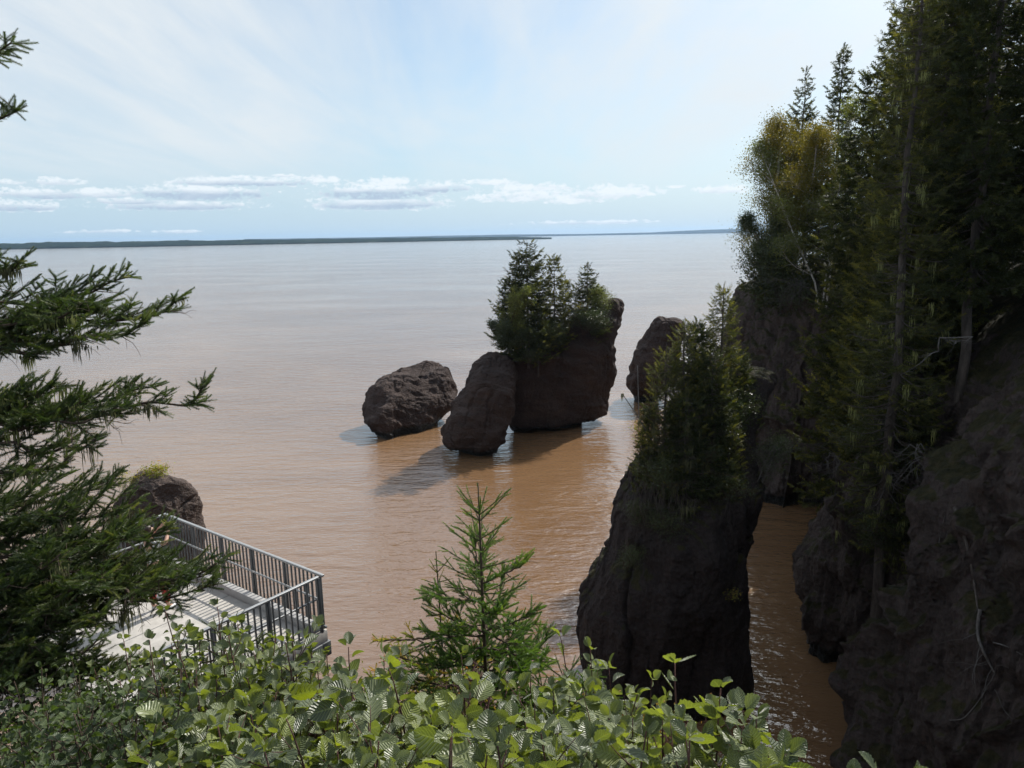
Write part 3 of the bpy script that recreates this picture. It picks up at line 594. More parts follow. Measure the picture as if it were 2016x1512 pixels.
def conifer(x, y, h, z0, r, mat, seed, label, group=None, name='spruce_tree', clear=0.08, prof=0.8, step=0.20, sprig=0.34, droop=0.35, dens=1.35,
            lichen=0, lmat='lichen_dim', dead=0.0, gap=0.12, tmpl=SP_FAR, bias=None, lean=(0, 0), twigmat='bark', sink=0.8, tipdead=0.0, bark='bark', ltint=None):
    rs = np.random.default_rng(seed)
    root = empty(name, (x, y, z0), label, 'tree', group)
    base = np.array([x, y, z0]); ln = np.array([lean[0], lean[1], 0.0])
    def axis(t): return base+np.array([0, 0, h*t])+ln*h*t*t
    tr = Acc(); ts = np.linspace(0, 1, 14)
    r0 = 0.0075*h+0.025
    P = np.array([axis(t)+np.array([rs.normal(0, .012*h*.2), rs.normal(0, .012*h*.2), 0])*(t > 0)*(t < .95) for t in ts]); P[0, 2] -= sink
    tr.tube(P, r0*(1-ts)**0.85+0.008, 8); tr.build('trunk', M[bark], root, True)
    br = Acc(); D = []; PO = []; SC = []; LP = []; dt = []
    nz = max(4, int(h*(1-clear)/step)); 
    for i in range(nz):
        t = clear+(1-clear)*(i+rs.uniform(0, .8))/nz
        if t > .985: continue
        u = (t-clear)/(1-clear)
        R = r*((1-u)**prof)*(0.35+0.65*min(1, u*5+.25))*rs.uniform(.65, 1.15)+0.08
        nb = int(rs.integers(4, 7)) if R > .3 else 4
        a0 = rs.uniform(0, 6.28)
        for b in range(nb):
            if rs.random() < gap: continue
            a = a0+b*6.283/nb+rs.normal(0, .25); Lb = R*rs.uniform(.6, 1.12)
            if bias is not None:
                Lb *= 1+bias[1]*math.cos(a-bias[0])
                if Lb < .1: continue
            slope = 0.5*(u-0.45)+rs.normal(0, .08)          # top branches go up, low ones droop
            o = axis(t); d = np.array([math.cos(a), math.sin(a), 0])
            n = 6; q = np.linspace(0, 1, n)
            B = o+d*(Lb*q)[:, None]; B[:, 2] += Lb*(slope*q-droop*q*(1-q)*1.6+0.10*q**3)
            isdead = rs.random() < dead*(1.2-u)
            br.tube(B, (0.012*Lb+0.006)*(1-q*.85), 4)
            side = np.array([-d[1], d[0], 0])
            ns = max(3, int(Lb/0.13*dens)); 
            for k in range(ns):
                s = (k+rs.uniform(.1, .9))/ns
                if s < .12: continue
                c = np.array([np.interp(s, q, B[:, m]) for m in range(3)])
                tl = (0.42*Lb*(1-s)**.8+0.10)*rs.uniform(.6, 1.2); sg = 1 if k % 2 else -1
                dd = d*math.cos(.8)+side*sg*math.sin(.8)+np.array([0, 0, rs.normal(-.12, .16)]); dd /= np.linalg.norm(dd)
                if isdead or (s < .3 and rs.random() < .7):
                    br.tube(np.array([c, c+dd*tl*.5+rs.normal(0, .02, 3), c+dd*tl+rs.normal(0, .03, 3)]), [.005, .004, .002], 3); LP.append(c+dd*tl*.5); continue
                m = max(1, int(tl/(sprig*.62)))
                for j in range(m):
                    f = (j+.15)/m; p = c+dd*tl*f+np.array([0, 0, -.06*tl*f*f])
                    PO.append(p); e = dd+rs.normal(0, .28, 3); D.append(e); SC.append(sprig*rs.uniform(.7, 1.15)); dt.append(rs.uniform(0, 1)*.6+.4*s*rs.random())
                    if rs.random() < .5:
                        e2 = dd*.6+d*.6*rs.uniform(-.3, 1)+np.array([0, 0, rs.normal(.05, .2)]); PO.append(p); D.append(e2); SC.append(sprig*rs.uniform(.5, .9)); dt.append(rs.uniform(0, .8))
                if rs.random() < .25: LP.append(c+dd*tl*.6)
            if not isdead:
                PO.append(B[-1]); D.append(B[-1]-B[-2]); SC.append(sprig*1.05); dt.append(rs.uniform(.4, 1))
    for k in range(6):
        t = 1-0.05*k/6*6/h; PO.append(axis(1)-np.array([0, 0, .1*k])); D.append(np.array([rs.normal(0, .3), rs.normal(0, .3), 1.0])); SC.append(sprig*.7); dt.append(.5)
    br.build('branches', M[twigmat], root)
    PO = np.array(PO); D = np.array(D); SC = np.array(SC); dt = np.array(dt)
    if tipdead:
        keep = (PO[:, 2] < z0+h*(1-tipdead)) | (rs.random(len(PO)) < .35); PO, D, SC, dt = PO[keep], D[keep], SC[keep], dt[keep]
    X = frames(D, rs.uniform(0, 6.28, len(D)))*SC[:, None, None]
    cr = Acc(); g = rs.integers(0, 3, len(PO))
    for v in range(3):
        w = g == v; cr.stamp(tmpl[v][0], tmpl[v][1], X[w], PO[w], dt[w])
    cr.build('crown', M[mat], root)
    if lichen and LP:
        la = Acc(); hang(la, LP, int(lichen), 0.42, 0.009 if lmat == 'lichen' else 0.006, 0.05); la.build('beard_lichen', M[lmat], root)['kind'] = 'stuff'
    return root

def broadleaf(x, y, h, z0, r, mat, seed, label, cat='tree', name='birch_tree', stems=2, bark='birchbark', leaf=0.08, nleaf=6000, group=None, cb=0.35, spread=0.18, sink=.5, twigr=.01, flat=1.0, template=None, droopy=0.2, tr=0.011):
    rs = np.random.default_rng(seed)
    root = empty(name, (x, y, z0), label, cat, group)
    wood = Acc(); tips = []
    def grow(p, d, l, rd, lev):
        n = 5; P = [p]; dd = d.copy()
        for i in range(n):
            dd = dd+rs.normal(0, .10+.05*lev, 3); dd[2] += .04 if lev < 2 else -.03*droopy; dd /= np.linalg.norm(dd); P.append(P[-1]+dd*l/n)
        P = np.array(P); wood.tube(P, rd*(1-np.linspace(0, 1, n+1)*.6), 6 if lev == 0 else 4)
        if lev >= 1: tips.extend([P[-1], P[-2], P[-3]])
        if lev == 3: return
        m = [9, 6, 4][lev]
        for k in range(m):
            s = (cb if lev == 0 else .2)+(1-(cb if lev == 0 else .2))*(k+rs.random())/m; c = P[0]+0
            c = np.array([np.interp(s*n, np.arange(n+1), P[:, j]) for j in range(3)])
            a = rs.uniform(0, 6.28); o = np.array([math.cos(a), math.sin(a), 0]); e = dd*rs.uniform(.5, .9)+o*rs.uniform(.5, 1.0); e[2] *= flat; e /= np.linalg.norm(e)
            ll = (r*1.15*math.sin(math.pi*min(.95, .25+.7*s))*rs.uniform(.7, 1.15)) if lev == 0 else l*rs.uniform(.35, .6)
            grow(c, e, ll, rd*.42, lev+1)
    for s in range(stems):
        a = rs.uniform(0, 6.28); d = np.array([math.cos(a)*spread, math.sin(a)*spread, 1]); d /= np.linalg.norm(d)
        grow(np.array([x, y, z0-sink])+rs.normal(0, .08, 3)*[1, 1, 0], d, (h+sink)*rs.uniform(.82, .98), tr*h+twigr, 0)
    wood.build('trunk', M[bark], root, True)
    tips = np.array(tips); k = rs.integers(0, len(tips), nleaf)
    P = tips[k]+rs.normal(0, 0.19*r/1.5+.04, (nleaf, 3)); D = rs.normal(0, 1, (nleaf, 3)); D[:, 2] -= .5
    X = frames(D, rs.uniform(0, 6.28, nleaf))*(leaf*rs.uniform(.6, 1.3, nleaf))[:, None, None]
    zr = (P[:, 2]-P[:, 2].min())/(np.ptp(P[:, 2])+.01); cl = rs.uniform(0, 1, len(tips))[k]
    t = np.clip(.45*rs.uniform(0, 1, nleaf)+.35*cl+.25*zr, 0, 1)
    T = template or SLEAF; cr = Acc(); cr.stamp(T[0], T[1], X, P, t, T[2]); cr.build('crown', M[mat], root)
    return root

def at_tree(px, D, ptop, bvh=None):
    """world x,y of a trunk whose top shows at photo pixel (px,ptop) at distance D, its ground z and height"""
    p = atD(px, ptop, D); z = drop(bvh or [bC], p[0], p[1], 12.0); return p[0], D, p[2]-z, z

# trees on the forested headland and cliff -------------------------------------------------
sd_ = 100
def spr(px, D, ptop, r, mat, label, bvh=None, **k):
    global sd_; sd_ += 1
    x, y, h, z = at_tree(px, D, ptop, bvh); return conifer(x, y, h, z, r, mat, sd_, label, **k)
G1 = 'trees of the forest on the right cliff'
def brd(px, D, ptop, r, mat, label, bvh=None, **k):
    global sd_; sd_ += 1
    x, y, h, z = at_tree(px, D, ptop, bvh); return broadleaf(x, y, h, z, r, mat, sd_, label, **k)
brd(1522, 43.8, 230, 2.3, 'birch', 'yellowing birch at the outer end of the forested headland', nleaf=48000, group=G1, cb=.12, leaf=.085)
brd(1592, 43.5, 196, 2.0, 'birch', 'yellow-topped birch with white forked trunks beside the outermost birch', nleaf=44000, group=G1, cb=.35, stems=3, leaf=.085, tr=.006)
brd(1550, 42.8, 400, 1.1, 'shrub', 'low olive birch leaning out over the sea at the headland tip', nleaf=26000, group=G1, cb=.1, stems=2, leaf=.08, spread=.05)
brd(1652, 39.0, 150, 1.7, 'pale_birch', 'pale green birch below a thin dark spruce top on the right cliff', nleaf=30000, tr=.004, group=G1, cb=.2, stems=3, leaf=.09)
spr(1588, 47, 128, 1.7, 'spruce_dark', 'thin dark spruce top rising behind the two birches', group=G1, tipdead=.1, gap=.3)
spr(1662, 44, 90, 1.7, 'spruce_dark', 'thin pointed spruce rising above the pale birch', group=G1, gap=.2)
spr(1620, 40.5, 330, 1.6, 'spruce_far', 'short spruce with bare lower twigs in front of the white birch trunks', group=G1, dead=.5, lichen=300)
spr(1540, 42, 470, 1.9, 'spruce_dark', 'dark bushy spruce low at the edge of the headland over the sea', group=G1, prof=.6, clear=.02, bias=(3.3, .5))
spr(1712, 37, 350, 1.5, 'spruce_dark', 'dark spruce filling the gap right of the pale birch', group=G1, prof=.7)
spr(1728, 33, 135, 2.9, 'spruce_dark', 'dark full spruce left of the tallest pointed one', group=G1, prof=.7, dens=1.2)
spr(1782, 31, 6, 3.0, 'spruce_dark', 'tall dark pointed spruce against the sky on the right', group=G1, prof=.75, dens=1.2)
spr(1850, 22, -190, 1.9, 'spruce_far', 'old spruce hung with pale beard lichen, bare trunk showing low down on the cliff', group=G1, prof=.5, clear=.10, dead=.25, lichen=2000, lmat='lichen', gap=.12, lean=(-.02, 0), tmpl=SP_MID, sprig=.26)
spr(1815, 27, -40, 2.2, 'spruce_far', 'tall olive spruce just behind the lichen-hung spruce', group=G1, prof=.65, lichen=500)
spr(1905, 25, -260, 2.4, 'spruce_far', 'tall spruce right of the lichen-hung spruce with heavy boughs', group=G1, prof=.6, lichen=500)
spr(1965, 28, -300, 2.6, 'spruce_dark', 'very dark spruce near the top right corner', group=G1, prof=.6)
spr(2010, 22, -380, 2.6, 'spruce_dark', 'dark spruce cut by the right edge, thick trunk showing on the forest floor', group=G1, prof=.6, clear=.2)
spr(1880, 33, -120, 2.6, 'spruce_dark', 'deep forest spruce showing dark between the near boughs', group=G1, prof=.6)
spr(1930, 38, -140, 2.8, 'spruce_dark', 'shaded forest spruce behind the heavy boughs on the right', group=G1, prof=.6, dens=.7)
spr(1990, 35, -150, 2.8, 'spruce_dark', 'deepest shaded spruce at the right edge', group=G1, prof=.6, dens=.7)
spr(1840, 38, -20, 2.6, 'spruce_dark', 'far forest spruce just showing behind the tall pointed one', group=G1, prof=.6, dens=.7)
spr(1670, 36, 520, 1.6, 'spruce_far', 'small spruce with yellow-tipped boughs growing out of the cliff over the channel', group=G1, prof=.5, lichen=700, clear=.05, dead=.3, bias=(3.3, .35))
spr(1735, 29, 400, 1.7, 'spruce_far', 'slender spruce in the thicket above the split cliff buttress', group=G1, prof=.6, clear=.02, lichen=400)
spr(1790, 25.5, 330, 1.6, 'spruce_far', 'spruce of the cliff thicket just left of the long bare trunk', group=G1, prof=.6, clear=.02, lichen=300)
for i_, (tx, ty, th) in enumerate([(16.8, 22.6, 15), (19.0, 25.5, 17), (18.5, 20.5, 15), (21.5, 29, 18), (23, 24.5, 17), (15.6, 19.6, 11), (26, 33, 18)]):  # forest continued out of view on the sun side, added to shade the slope
    conifer(tx, ty, th, gz(tx, ty), 2.6, 'spruce_dark', 700+i_, 'unseen forest spruce on the cliff top just beyond the right edge, added for shade', G1, prof=.55, clear=.12, step=.3)
# spruces rooted lower on the cliff face
def low_spruce(px, pyb, D, pyt, r, mat, label, **k):
    global sd_; sd_ += 1
    a = atD(px, pyb, D); b = atD(px, pyt, D); return conifer(a[0], D, b[2]-a[2], a[2], r, mat, sd_, label, group=G1, **k)
low_spruce(1640, 985, 33, 560, 1.9, 'spruce_far', 'narrow cliff-foot spruce whose lowest boughs catch the sun over the channel', prof=.45, clear=.02, bias=(3.2, .45), dead=.35, lichen=500, sink=1)
low_spruce(1730, 1040, 23.8, 600, 1.4, 'spruce_dark', 'dense dark evergreen clinging to the cliff above the buttress', prof=.45, clear=.0, dens=1.3, sink=1)
low_spruce(1770, 1090, 22.3, 760, 1.1, 'spruce_dark', 'lowest dark evergreen hanging on the right cliff face', prof=.4, clear=.0, dens=1.4, sink=1)
low_spruce(1690, 900, 29, 480, 1.5, 'spruce_far', 'spruce with hanging grey lichen midway down the cliff', prof=.5, clear=.0, dead=.3, lichen=700, sink=1)

# bushes and dead branches at the headland edge
def bush(px, py, D, r, h, mat, label, bvh=None, n=2500, leaf=.06, group='shrubs along the cliff and rock tops', bark='twig', stems=4, cat='shrub', name='shrub', flat=.8):
    global sd_; sd_ += 1
    p = atD(px, py, D); z = drop(bvh, p[0], p[1], p[2]-h) if bvh else p[2]-h
    return broadleaf(p[0], D, h, z, r, mat, sd_, label, cat, name, stems, bark, leaf, n, group, .1, .5, .15, .004, flat)
bush(1510, 480, 42.5, 1.4, 2.6, 'shrub', 'dark bush overhanging the sea below the headland birches', n=9000, leaf=.10)
bush(1555, 540, 41, 1.5, 2.2, 'shrub', 'scrubby bush above the dark headland face', n=8000, leaf=.09)
bush(1466, 690, 42.3, .5, .7, 'shrub', 'small bush sticking out from the headland silhouette', n=1000)
bush(1720, 560, 29, 1.3, 2.2, 'shrub', 'leafy thicket bush between the cliff spruces', n=6000, leaf=.07)
bush(1790, 620, 24, 1.0, 2.0, 'shrub', 'dark leafy shrub left of the bare trunk', n=6000, leaf=.06)
bush(1700, 800, 24, .9, 1.8, 'shrub', 'leafy bush hanging on the cliff at the channel end', n=6000, leaf=.06)
bush(1770, 860, 22.5, .8, 1.6, 'shrub', 'dense deep green bush low on the right cliff', n=6000, leaf=.05)
bush(1745, 1000, 22, .7, 1.3, 'shrub', 'lowest leafy bush above the cliff buttress', n=5000, leaf=.05)

def dead_branches(name, label, px, py, D, n, ln, seed, r=.02, cat='branch', down=.3, mat='deadwood', spreadx=1.0, group='dead branches and roots on the cliff'):
    rs = np.random.default_rng(seed); p0 = atD(px, py, D)
    root = empty(name, tuple(p0), label, cat, group); a = Acc()
    for i in range(n):
        p = p0+rs.normal(0, .25, 3)*spreadx; a.tube(np.array([p0, (p0+p)/2+rs.normal(0, .04, 3), p]), [r, r, r], 5); d = np.array([rs.normal(-.5, .6), -abs(rs.normal(.5, .3)), rs.normal(-down, .35)]); d /= np.linalg.norm(d)
        l = ln*rs.uniform(.5, 1.2); P = [p]
        for k in range(6): d = d+rs.normal(0, .22, 3); d /= np.linalg.norm(d); P.append(P[-1]+d*l/6)
        P = np.array(P); a.tube(P, r*np.linspace(1, .25, 7), 5)
        for k in range(5):
            j = rs.integers(1, 6); e = d+rs.normal(0, .6, 3); e /= np.linalg.norm(e); q = P[j]; a.tube(np.array([q, q+e*l*.2+rs.normal(0, .03, 3), q+e*l*.4+rs.normal(0, .08, 3)]), [r*.45, r*.3, r*.15], 4)
    a.build('branches', M[mat], root); return root
dead_branches('dead_branch', 'tangle of grey dead twigs on the brow of the headland', 1580, 560, 40.2, 26, 2.2, 1, .018)
dead_branches('dead_branch', 'grey dead boughs low over the channel beside the yellow-tipped boughs', 1650, 900, 31.5, 14, 1.6, 2, .014)
dead_branches('dead_root', 'pale broken root curling off the cliff right of the bare trunk', 1850, 665, 20.2, 3, 1.1, 3, .016, 'root', .2)
dead_branches('dead_root', 'fan of thin bare roots hanging beside the lower trunk', 1820, 900, 19.6, 14, 1.0, 4, .008, 'root', .9)
def rootline(label, pts, r, seed, mat='deadwood', D0=0):
    P = np.array([on_cliff(px, py) for px, py in pts]); P = catmull(P, len(pts)*5)
    o = Acc(); o.tube(P, r*np.linspace(1, .35, len(P)), 6)
    e = empty('dead_root', tuple(P[0]), label, 'root', 'dead branches and roots on the cliff'); o.build('root_stem', M[mat], e, True)
    return e, P
def on_cliff(px, py, off=0.06):
    r = Vector(ray(px, py)); r.normalize(); h = bC.ray_cast(Vector((0, 0, H)), r)
    q = h[0]-r*off if h[0] is not None else Vector(atD(px, py, 18)); return np.array(q)
def twigs(e, P, n, l, seed, mat='deadwood', r=.008):
    rs = np.random.default_rng(seed); a = Acc()
    for i in range(n):
        p = P[rs.integers(2, len(P))]; d = np.array([-1+rs.normal(0, .4), -.4, rs.normal(-.35, .3)]); d /= np.linalg.norm(d); Q = [p]
        for k in range(5): d = d+rs.normal(0, .2, 3); d /= np.linalg.norm(d); Q.append(Q[-1]+d*l*rs.uniform(.6, 1.1)/5)
        a.tube(np.array(Q), np.linspace(r, r*.3, 6), 4)
    a.build('rootlets', M[mat], e)
e, P = rootline('thick dead root with pale twigs near the lower right corner', [(1930, 1200), (1925, 1245), (1935, 1280), (1950, 1310), (1958, 1325)], .045, 1); twigs(e, P, 9, 1.1, 5)
e, P = rootline('long wavy pale root on the dark cliff near the lower right corner', [(1868, 1418), (1895, 1415), (1915, 1395), (1930, 1375), (1945, 1355), (1960, 1360), (1975, 1395), (1992, 1415)], .014, 2)
e, P = rootline('short pale root branching toward the right edge of the picture', [(1955, 1265), (1980, 1272), (2014, 1290)], .02, 3)
e, P = rootline('root running down the cliff below the bare trunk', [(1880, 1000), (1900, 1060), (1915, 1130), (1925, 1200)], .05, 4, 'bark')
e, P = rootline('thin pale root hanging below the cliff thicket', [(1860, 1015), (1850, 1060), (1842, 1110)], .012, 6)

# trees on the middle rock --------------------------------------------------------------
G2 = 'trees on the middle sea rock'
def m_spr(px, D, pyt, pyb, r, label, mat='spruce_dark', **k):
    global sd_; sd_ += 1
    a = atD(px, pyb, D); b = atD(px, pyt, D); return conifer(a[0], D, b[2]-a[2], a[2], r, mat, sd_, label, group=G2, sink=1.0, step=.15, sprig=.30, **k)
m_spr(1040, 54.0, 472, 700, 2.7, 'tallest spruce on the middle rock, its bent tip reaching the horizon', prof=.55, clear=.02, tipdead=.1)
m_spr(1005, 54.0, 548, 700, 1.7, 'shorter spruce left of the tallest one on the middle rock', prof=.5, clear=.02)
m_spr(1092, 55.5, 503, 690, 1.5, 'slender spruce right of the tallest one on the middle rock', 'spruce_far', prof=.6, clear=.02, gap=.25)
m_spr(1113, 57, 548, 680, .75, 'small thin grey-green spruce in the middle of the rock top', 'spruce_far', prof=.6, clear=.02, gap=.2)
m_spr(1156, 57.5, 520, 670, 1.9, 'spruce with a bare crooked tip on the right half of the middle rock', prof=.6, clear=.02, tipdead=.12)
m_spr(1060, 53.6, 600, 715, 1.2, 'low spruce with grey twigs hanging over the front of the middle rock', 'spruce_far', prof=.5, clear=.0, dead=.4, lichen=300)
def on_rock_bush(px, py, D, r, h, mat, label, n, bv, **k): return bush(px, py, D, r, h, mat, label, None, n, **k)
GB = 'bushes on the middle sea rock'
bush(992, 545, 53.0, .8, 4.2, 'pale_birch', 'light green leafy bush at the left end of the middle rock top', n=9000, leaf=.11, group=GB)
bush(1002, 620, 53.2, .85, 2.4, 'shrub', 'dark leafy bush at the lower left corner of the rock top', n=9000, leaf=.10, group=GB)
bush(1020, 640, 53.2, 1.1, 1.9, 'shrub', 'bush in front of the tallest spruce on the middle rock', n=7000, leaf=.09, group=GB)
bush(1098, 630, 55, 1.1, 1.9, 'shrub', 'scrub below the slender spruce on the middle rock', n=7000, leaf=.09, group=GB)
bush(1140, 590, 56, .7, 1.4, 'larch', 'small yellow bush right of centre on the rock top', n=500, group=GB)
bush(1150, 612, 56, 1.2, 1.7, 'shrub', 'dark scrub at the foot of the bare-tipped spruce', n=7000, leaf=.09, group=GB)
bush(1185, 565, 57.6, 1.0, 1.6, 'pale_birch', 'green bush on the high right corner of the middle rock', n=7000, group=GB, leaf=.08)
bush(1178, 600, 57, .8, 1.3, 'shrub', 'low scrub below the green corner bush of the middle rock', n=2500, group=GB)
bush(1042, 690, 52.6, .6, .8, 'shrub', 'brown scrub fringe spilling over the top of the front lobe', n=1500, group=GB)

# nearest stack --------------------------------------------------------------------------
G3 = 'trees on the nearest sea rock'
def n_spr(px, D, pyt, pyb, r, label, mat='spruce_far', **k):
    global sd_; sd_ += 1
    a = atD(px, pyb, D); b = atD(px, pyt, D); k.setdefault('sprig', .20); k.setdefault('step', .085); k.setdefault('dens', 1.9)
    return conifer(a[0], D, b[2]-a[2], a[2], r, mat, sd_, label, group=G3, sink=.7, tmpl=SP_FAR if mat == 'spruce_dark' else SP_MID, **k)
n_spr(1412, 23.4, 562, 900, 1.15, 'tallest spruce on the nearest rock with open tiered boughs', prof=.75, clear=.02, lichen=400)
n_spr(1362, 22.8, 630, 900, .8, 'narrow spruce just left of the tallest one on the nearest rock', 'spruce_dark', prof=.6, clear=.02, lichen=700)
n_spr(1340, 22.2, 632, 920, .7, 'thin lichen-draped spruce top at the left of the nearest rock', 'spruce_far', prof=.5, clear=.02, lichen=900, dead=.3)
n_spr(1306, 21.8, 690, 960, .95, 'ragged spruce at the left edge of the nearest rock, hung with grey lichen', 'spruce_far', prof=.5, clear=.0, lichen=1500, dead=.45)
n_spr(1395, 21.9, 690, 960, .95, 'shaded spruce in the middle of the nearest rock', 'spruce_dark', prof=.5, clear=.0, lichen=900, dead=.3)
n_spr(1345, 21.4, 780, 1010, 1.0, 'low drooping spruce on the front of the nearest rock', 'spruce_dark', prof=.4, clear=.0, lichen=1800, dead=.5)
n_spr(1275, 22.0, 800, 1000, .4, 'small dark spruce sticking out to the left over the brown water', 'spruce_dark', prof=.5, clear=.0, lichen=200)
n_spr(1375, 23.8, 650, 900, .9, 'spruce behind the narrow one on the nearest rock, crown showing between its neighbours', 'spruce_dark', prof=.55, clear=.0, lichen=300)
n_spr(1445, 23.6, 690, 900, .8, 'short broad spruce behind the glossy-leaved bush of the nearest rock', 'spruce_dark', prof=.5, clear=.0, lichen=200)
n_spr(1430, 21.8, 830, 985, .45, 'small green spruce on the right front of the nearest rock', prof=.5, clear=.0)
GC = 'bushes on the nearest sea rock'
bush(1265, 830, 22.2, .35, .8, 'larch', 'small yellow-green bush on the left edge of the nearest rock', n=900, leaf=.035, group=GC)
bush(1440, 760, 23, .75, 1.6, 'shrub', 'glossy-leaved bush beside the mossy ledge', n=7000, leaf=.045, group=GC)
bush(1400, 790, 22.4, .75, 1.7, 'shrub', 'leafy bush under the tallest spruce of the nearest rock', n=6000, leaf=.045, group=GC)
bush(1500, 850, 22.4, .65, 1.5, 'shrub', 'open silvery-leaved bush leaning off the right side of the nearest rock', n=3200, leaf=.045, group=GC, bark='deadwood')
bush(1370, 860, 21.6, .8, 1.4, 'shrub', 'dark scrub across the front top of the nearest rock', n=6000, leaf=.04, group=GC)
bush(1300, 900, 21.4, .7, 1.2, 'shrub', 'scrub mat hanging down the left front of the nearest rock', n=6000, leaf=.04, group=GC)
bush(1420, 930, 21.3, .6, .9, 'shrub', 'low shrub on the front lip of the nearest rock', n=3500, leaf=.04, group=GC)
bush(1262, 985, 21.2, .35, .7, 'shrub', 'ferny scrub draping the upper left shoulder of the nearest rock', n=3000, leaf=.035, group=GC)
bush(1320, 1010, 20.7, .5, .9, 'shrub', 'dark scrub hanging on the front face of the nearest rock', n=4000, leaf=.035, group=GC)
bush(1232, 1070, 21.0, .3, .6, 'shrub', 'patch of dark scrub halfway down the left side of the nearest rock', n=2000, leaf=.035, group=GC)
bush(1440, 1160, 20.5, .12, .25, 'larch', 'tiny bright fern-like tuft on the face of the nearest rock', n=160, leaf=.04, group=GC)
bush(1400, 700, 23.6, .5, 1.0, 'redleaf', 'brownish bush beside the mossy ledge of the nearest rock', n=1500, leaf=.04, group=GC)
def roots_on(label, px, py, D, n, ln, seed, spreadx, group=G3):
    rs = np.random.default_rng(seed); p0 = atD(px, py, D); root = empty('hanging_roots', tuple(p0), label, 'roots', 'hanging roots on the nearest sea rock'); a = Acc()
    for i in range(n):
        p = p0+np.array([rs.uniform(-spreadx, spreadx), rs.uniform(-.1, .25), rs.uniform(-.3, .4)]); d = np.array([rs.normal(0, .25), -.15, -1]); P = [p]; l = ln*rs.uniform(.4, 1.2)
        for k in range(5):
            d = d+rs.normal(0, .18, 3); d[1] += .05; d /= np.linalg.norm(d); P.append(P[-1]+d*l/5)
        a.tube(np.array(P), np.linspace(.006, .002, 6), 3)
    a.build('roots', M['bark'], root)
roots_on('thin grey roots and stems spilling down the left front of the nearest rock', 1300, 970, 20.75, 90, 1.3, 5, .75)
roots_on('sparse bare stems on the shaded front of the nearest rock', 1400, 1000, 20.7, 30, 1.0, 6, .7)
a = Acc(); p = atD(1225, 775, 21.5); q = atD(1290, 880, 21.8)
a.tube(np.array([q, q*.5+p*.5+[0, 0, .08], atD(1255, 720, 21.6)]), [.024, .018, .010], 5); a.tube(np.array([q*.5+p*.5+[0, 0, .08], p]), [.018, .011], 5)
e = empty('dead_branch', tuple(q), 'bare grey stick with a lichen tuft pointing left off the nearest rock', 'branch'); a.build('stick', M['deadwood'], e)
a = Acc(); hang(a, [p, (p+q)/2], 60, .3, .006, .03); a.build('beard_lichen', M['lichen_dim'], e)['kind'] = 'stuff'
bush(300, 918, 27, .42, .5, 'larch', 'yellow-green larch bush on top of the pale rock by the platform', n=900, leaf=.07, group=None, name='bush')
bush(250, 928, 26.8, .35, .7, 'larch', 'sparse yellow shrub on the left shoulder of the pale rock', n=500, leaf=.05, group=None, name='bush')
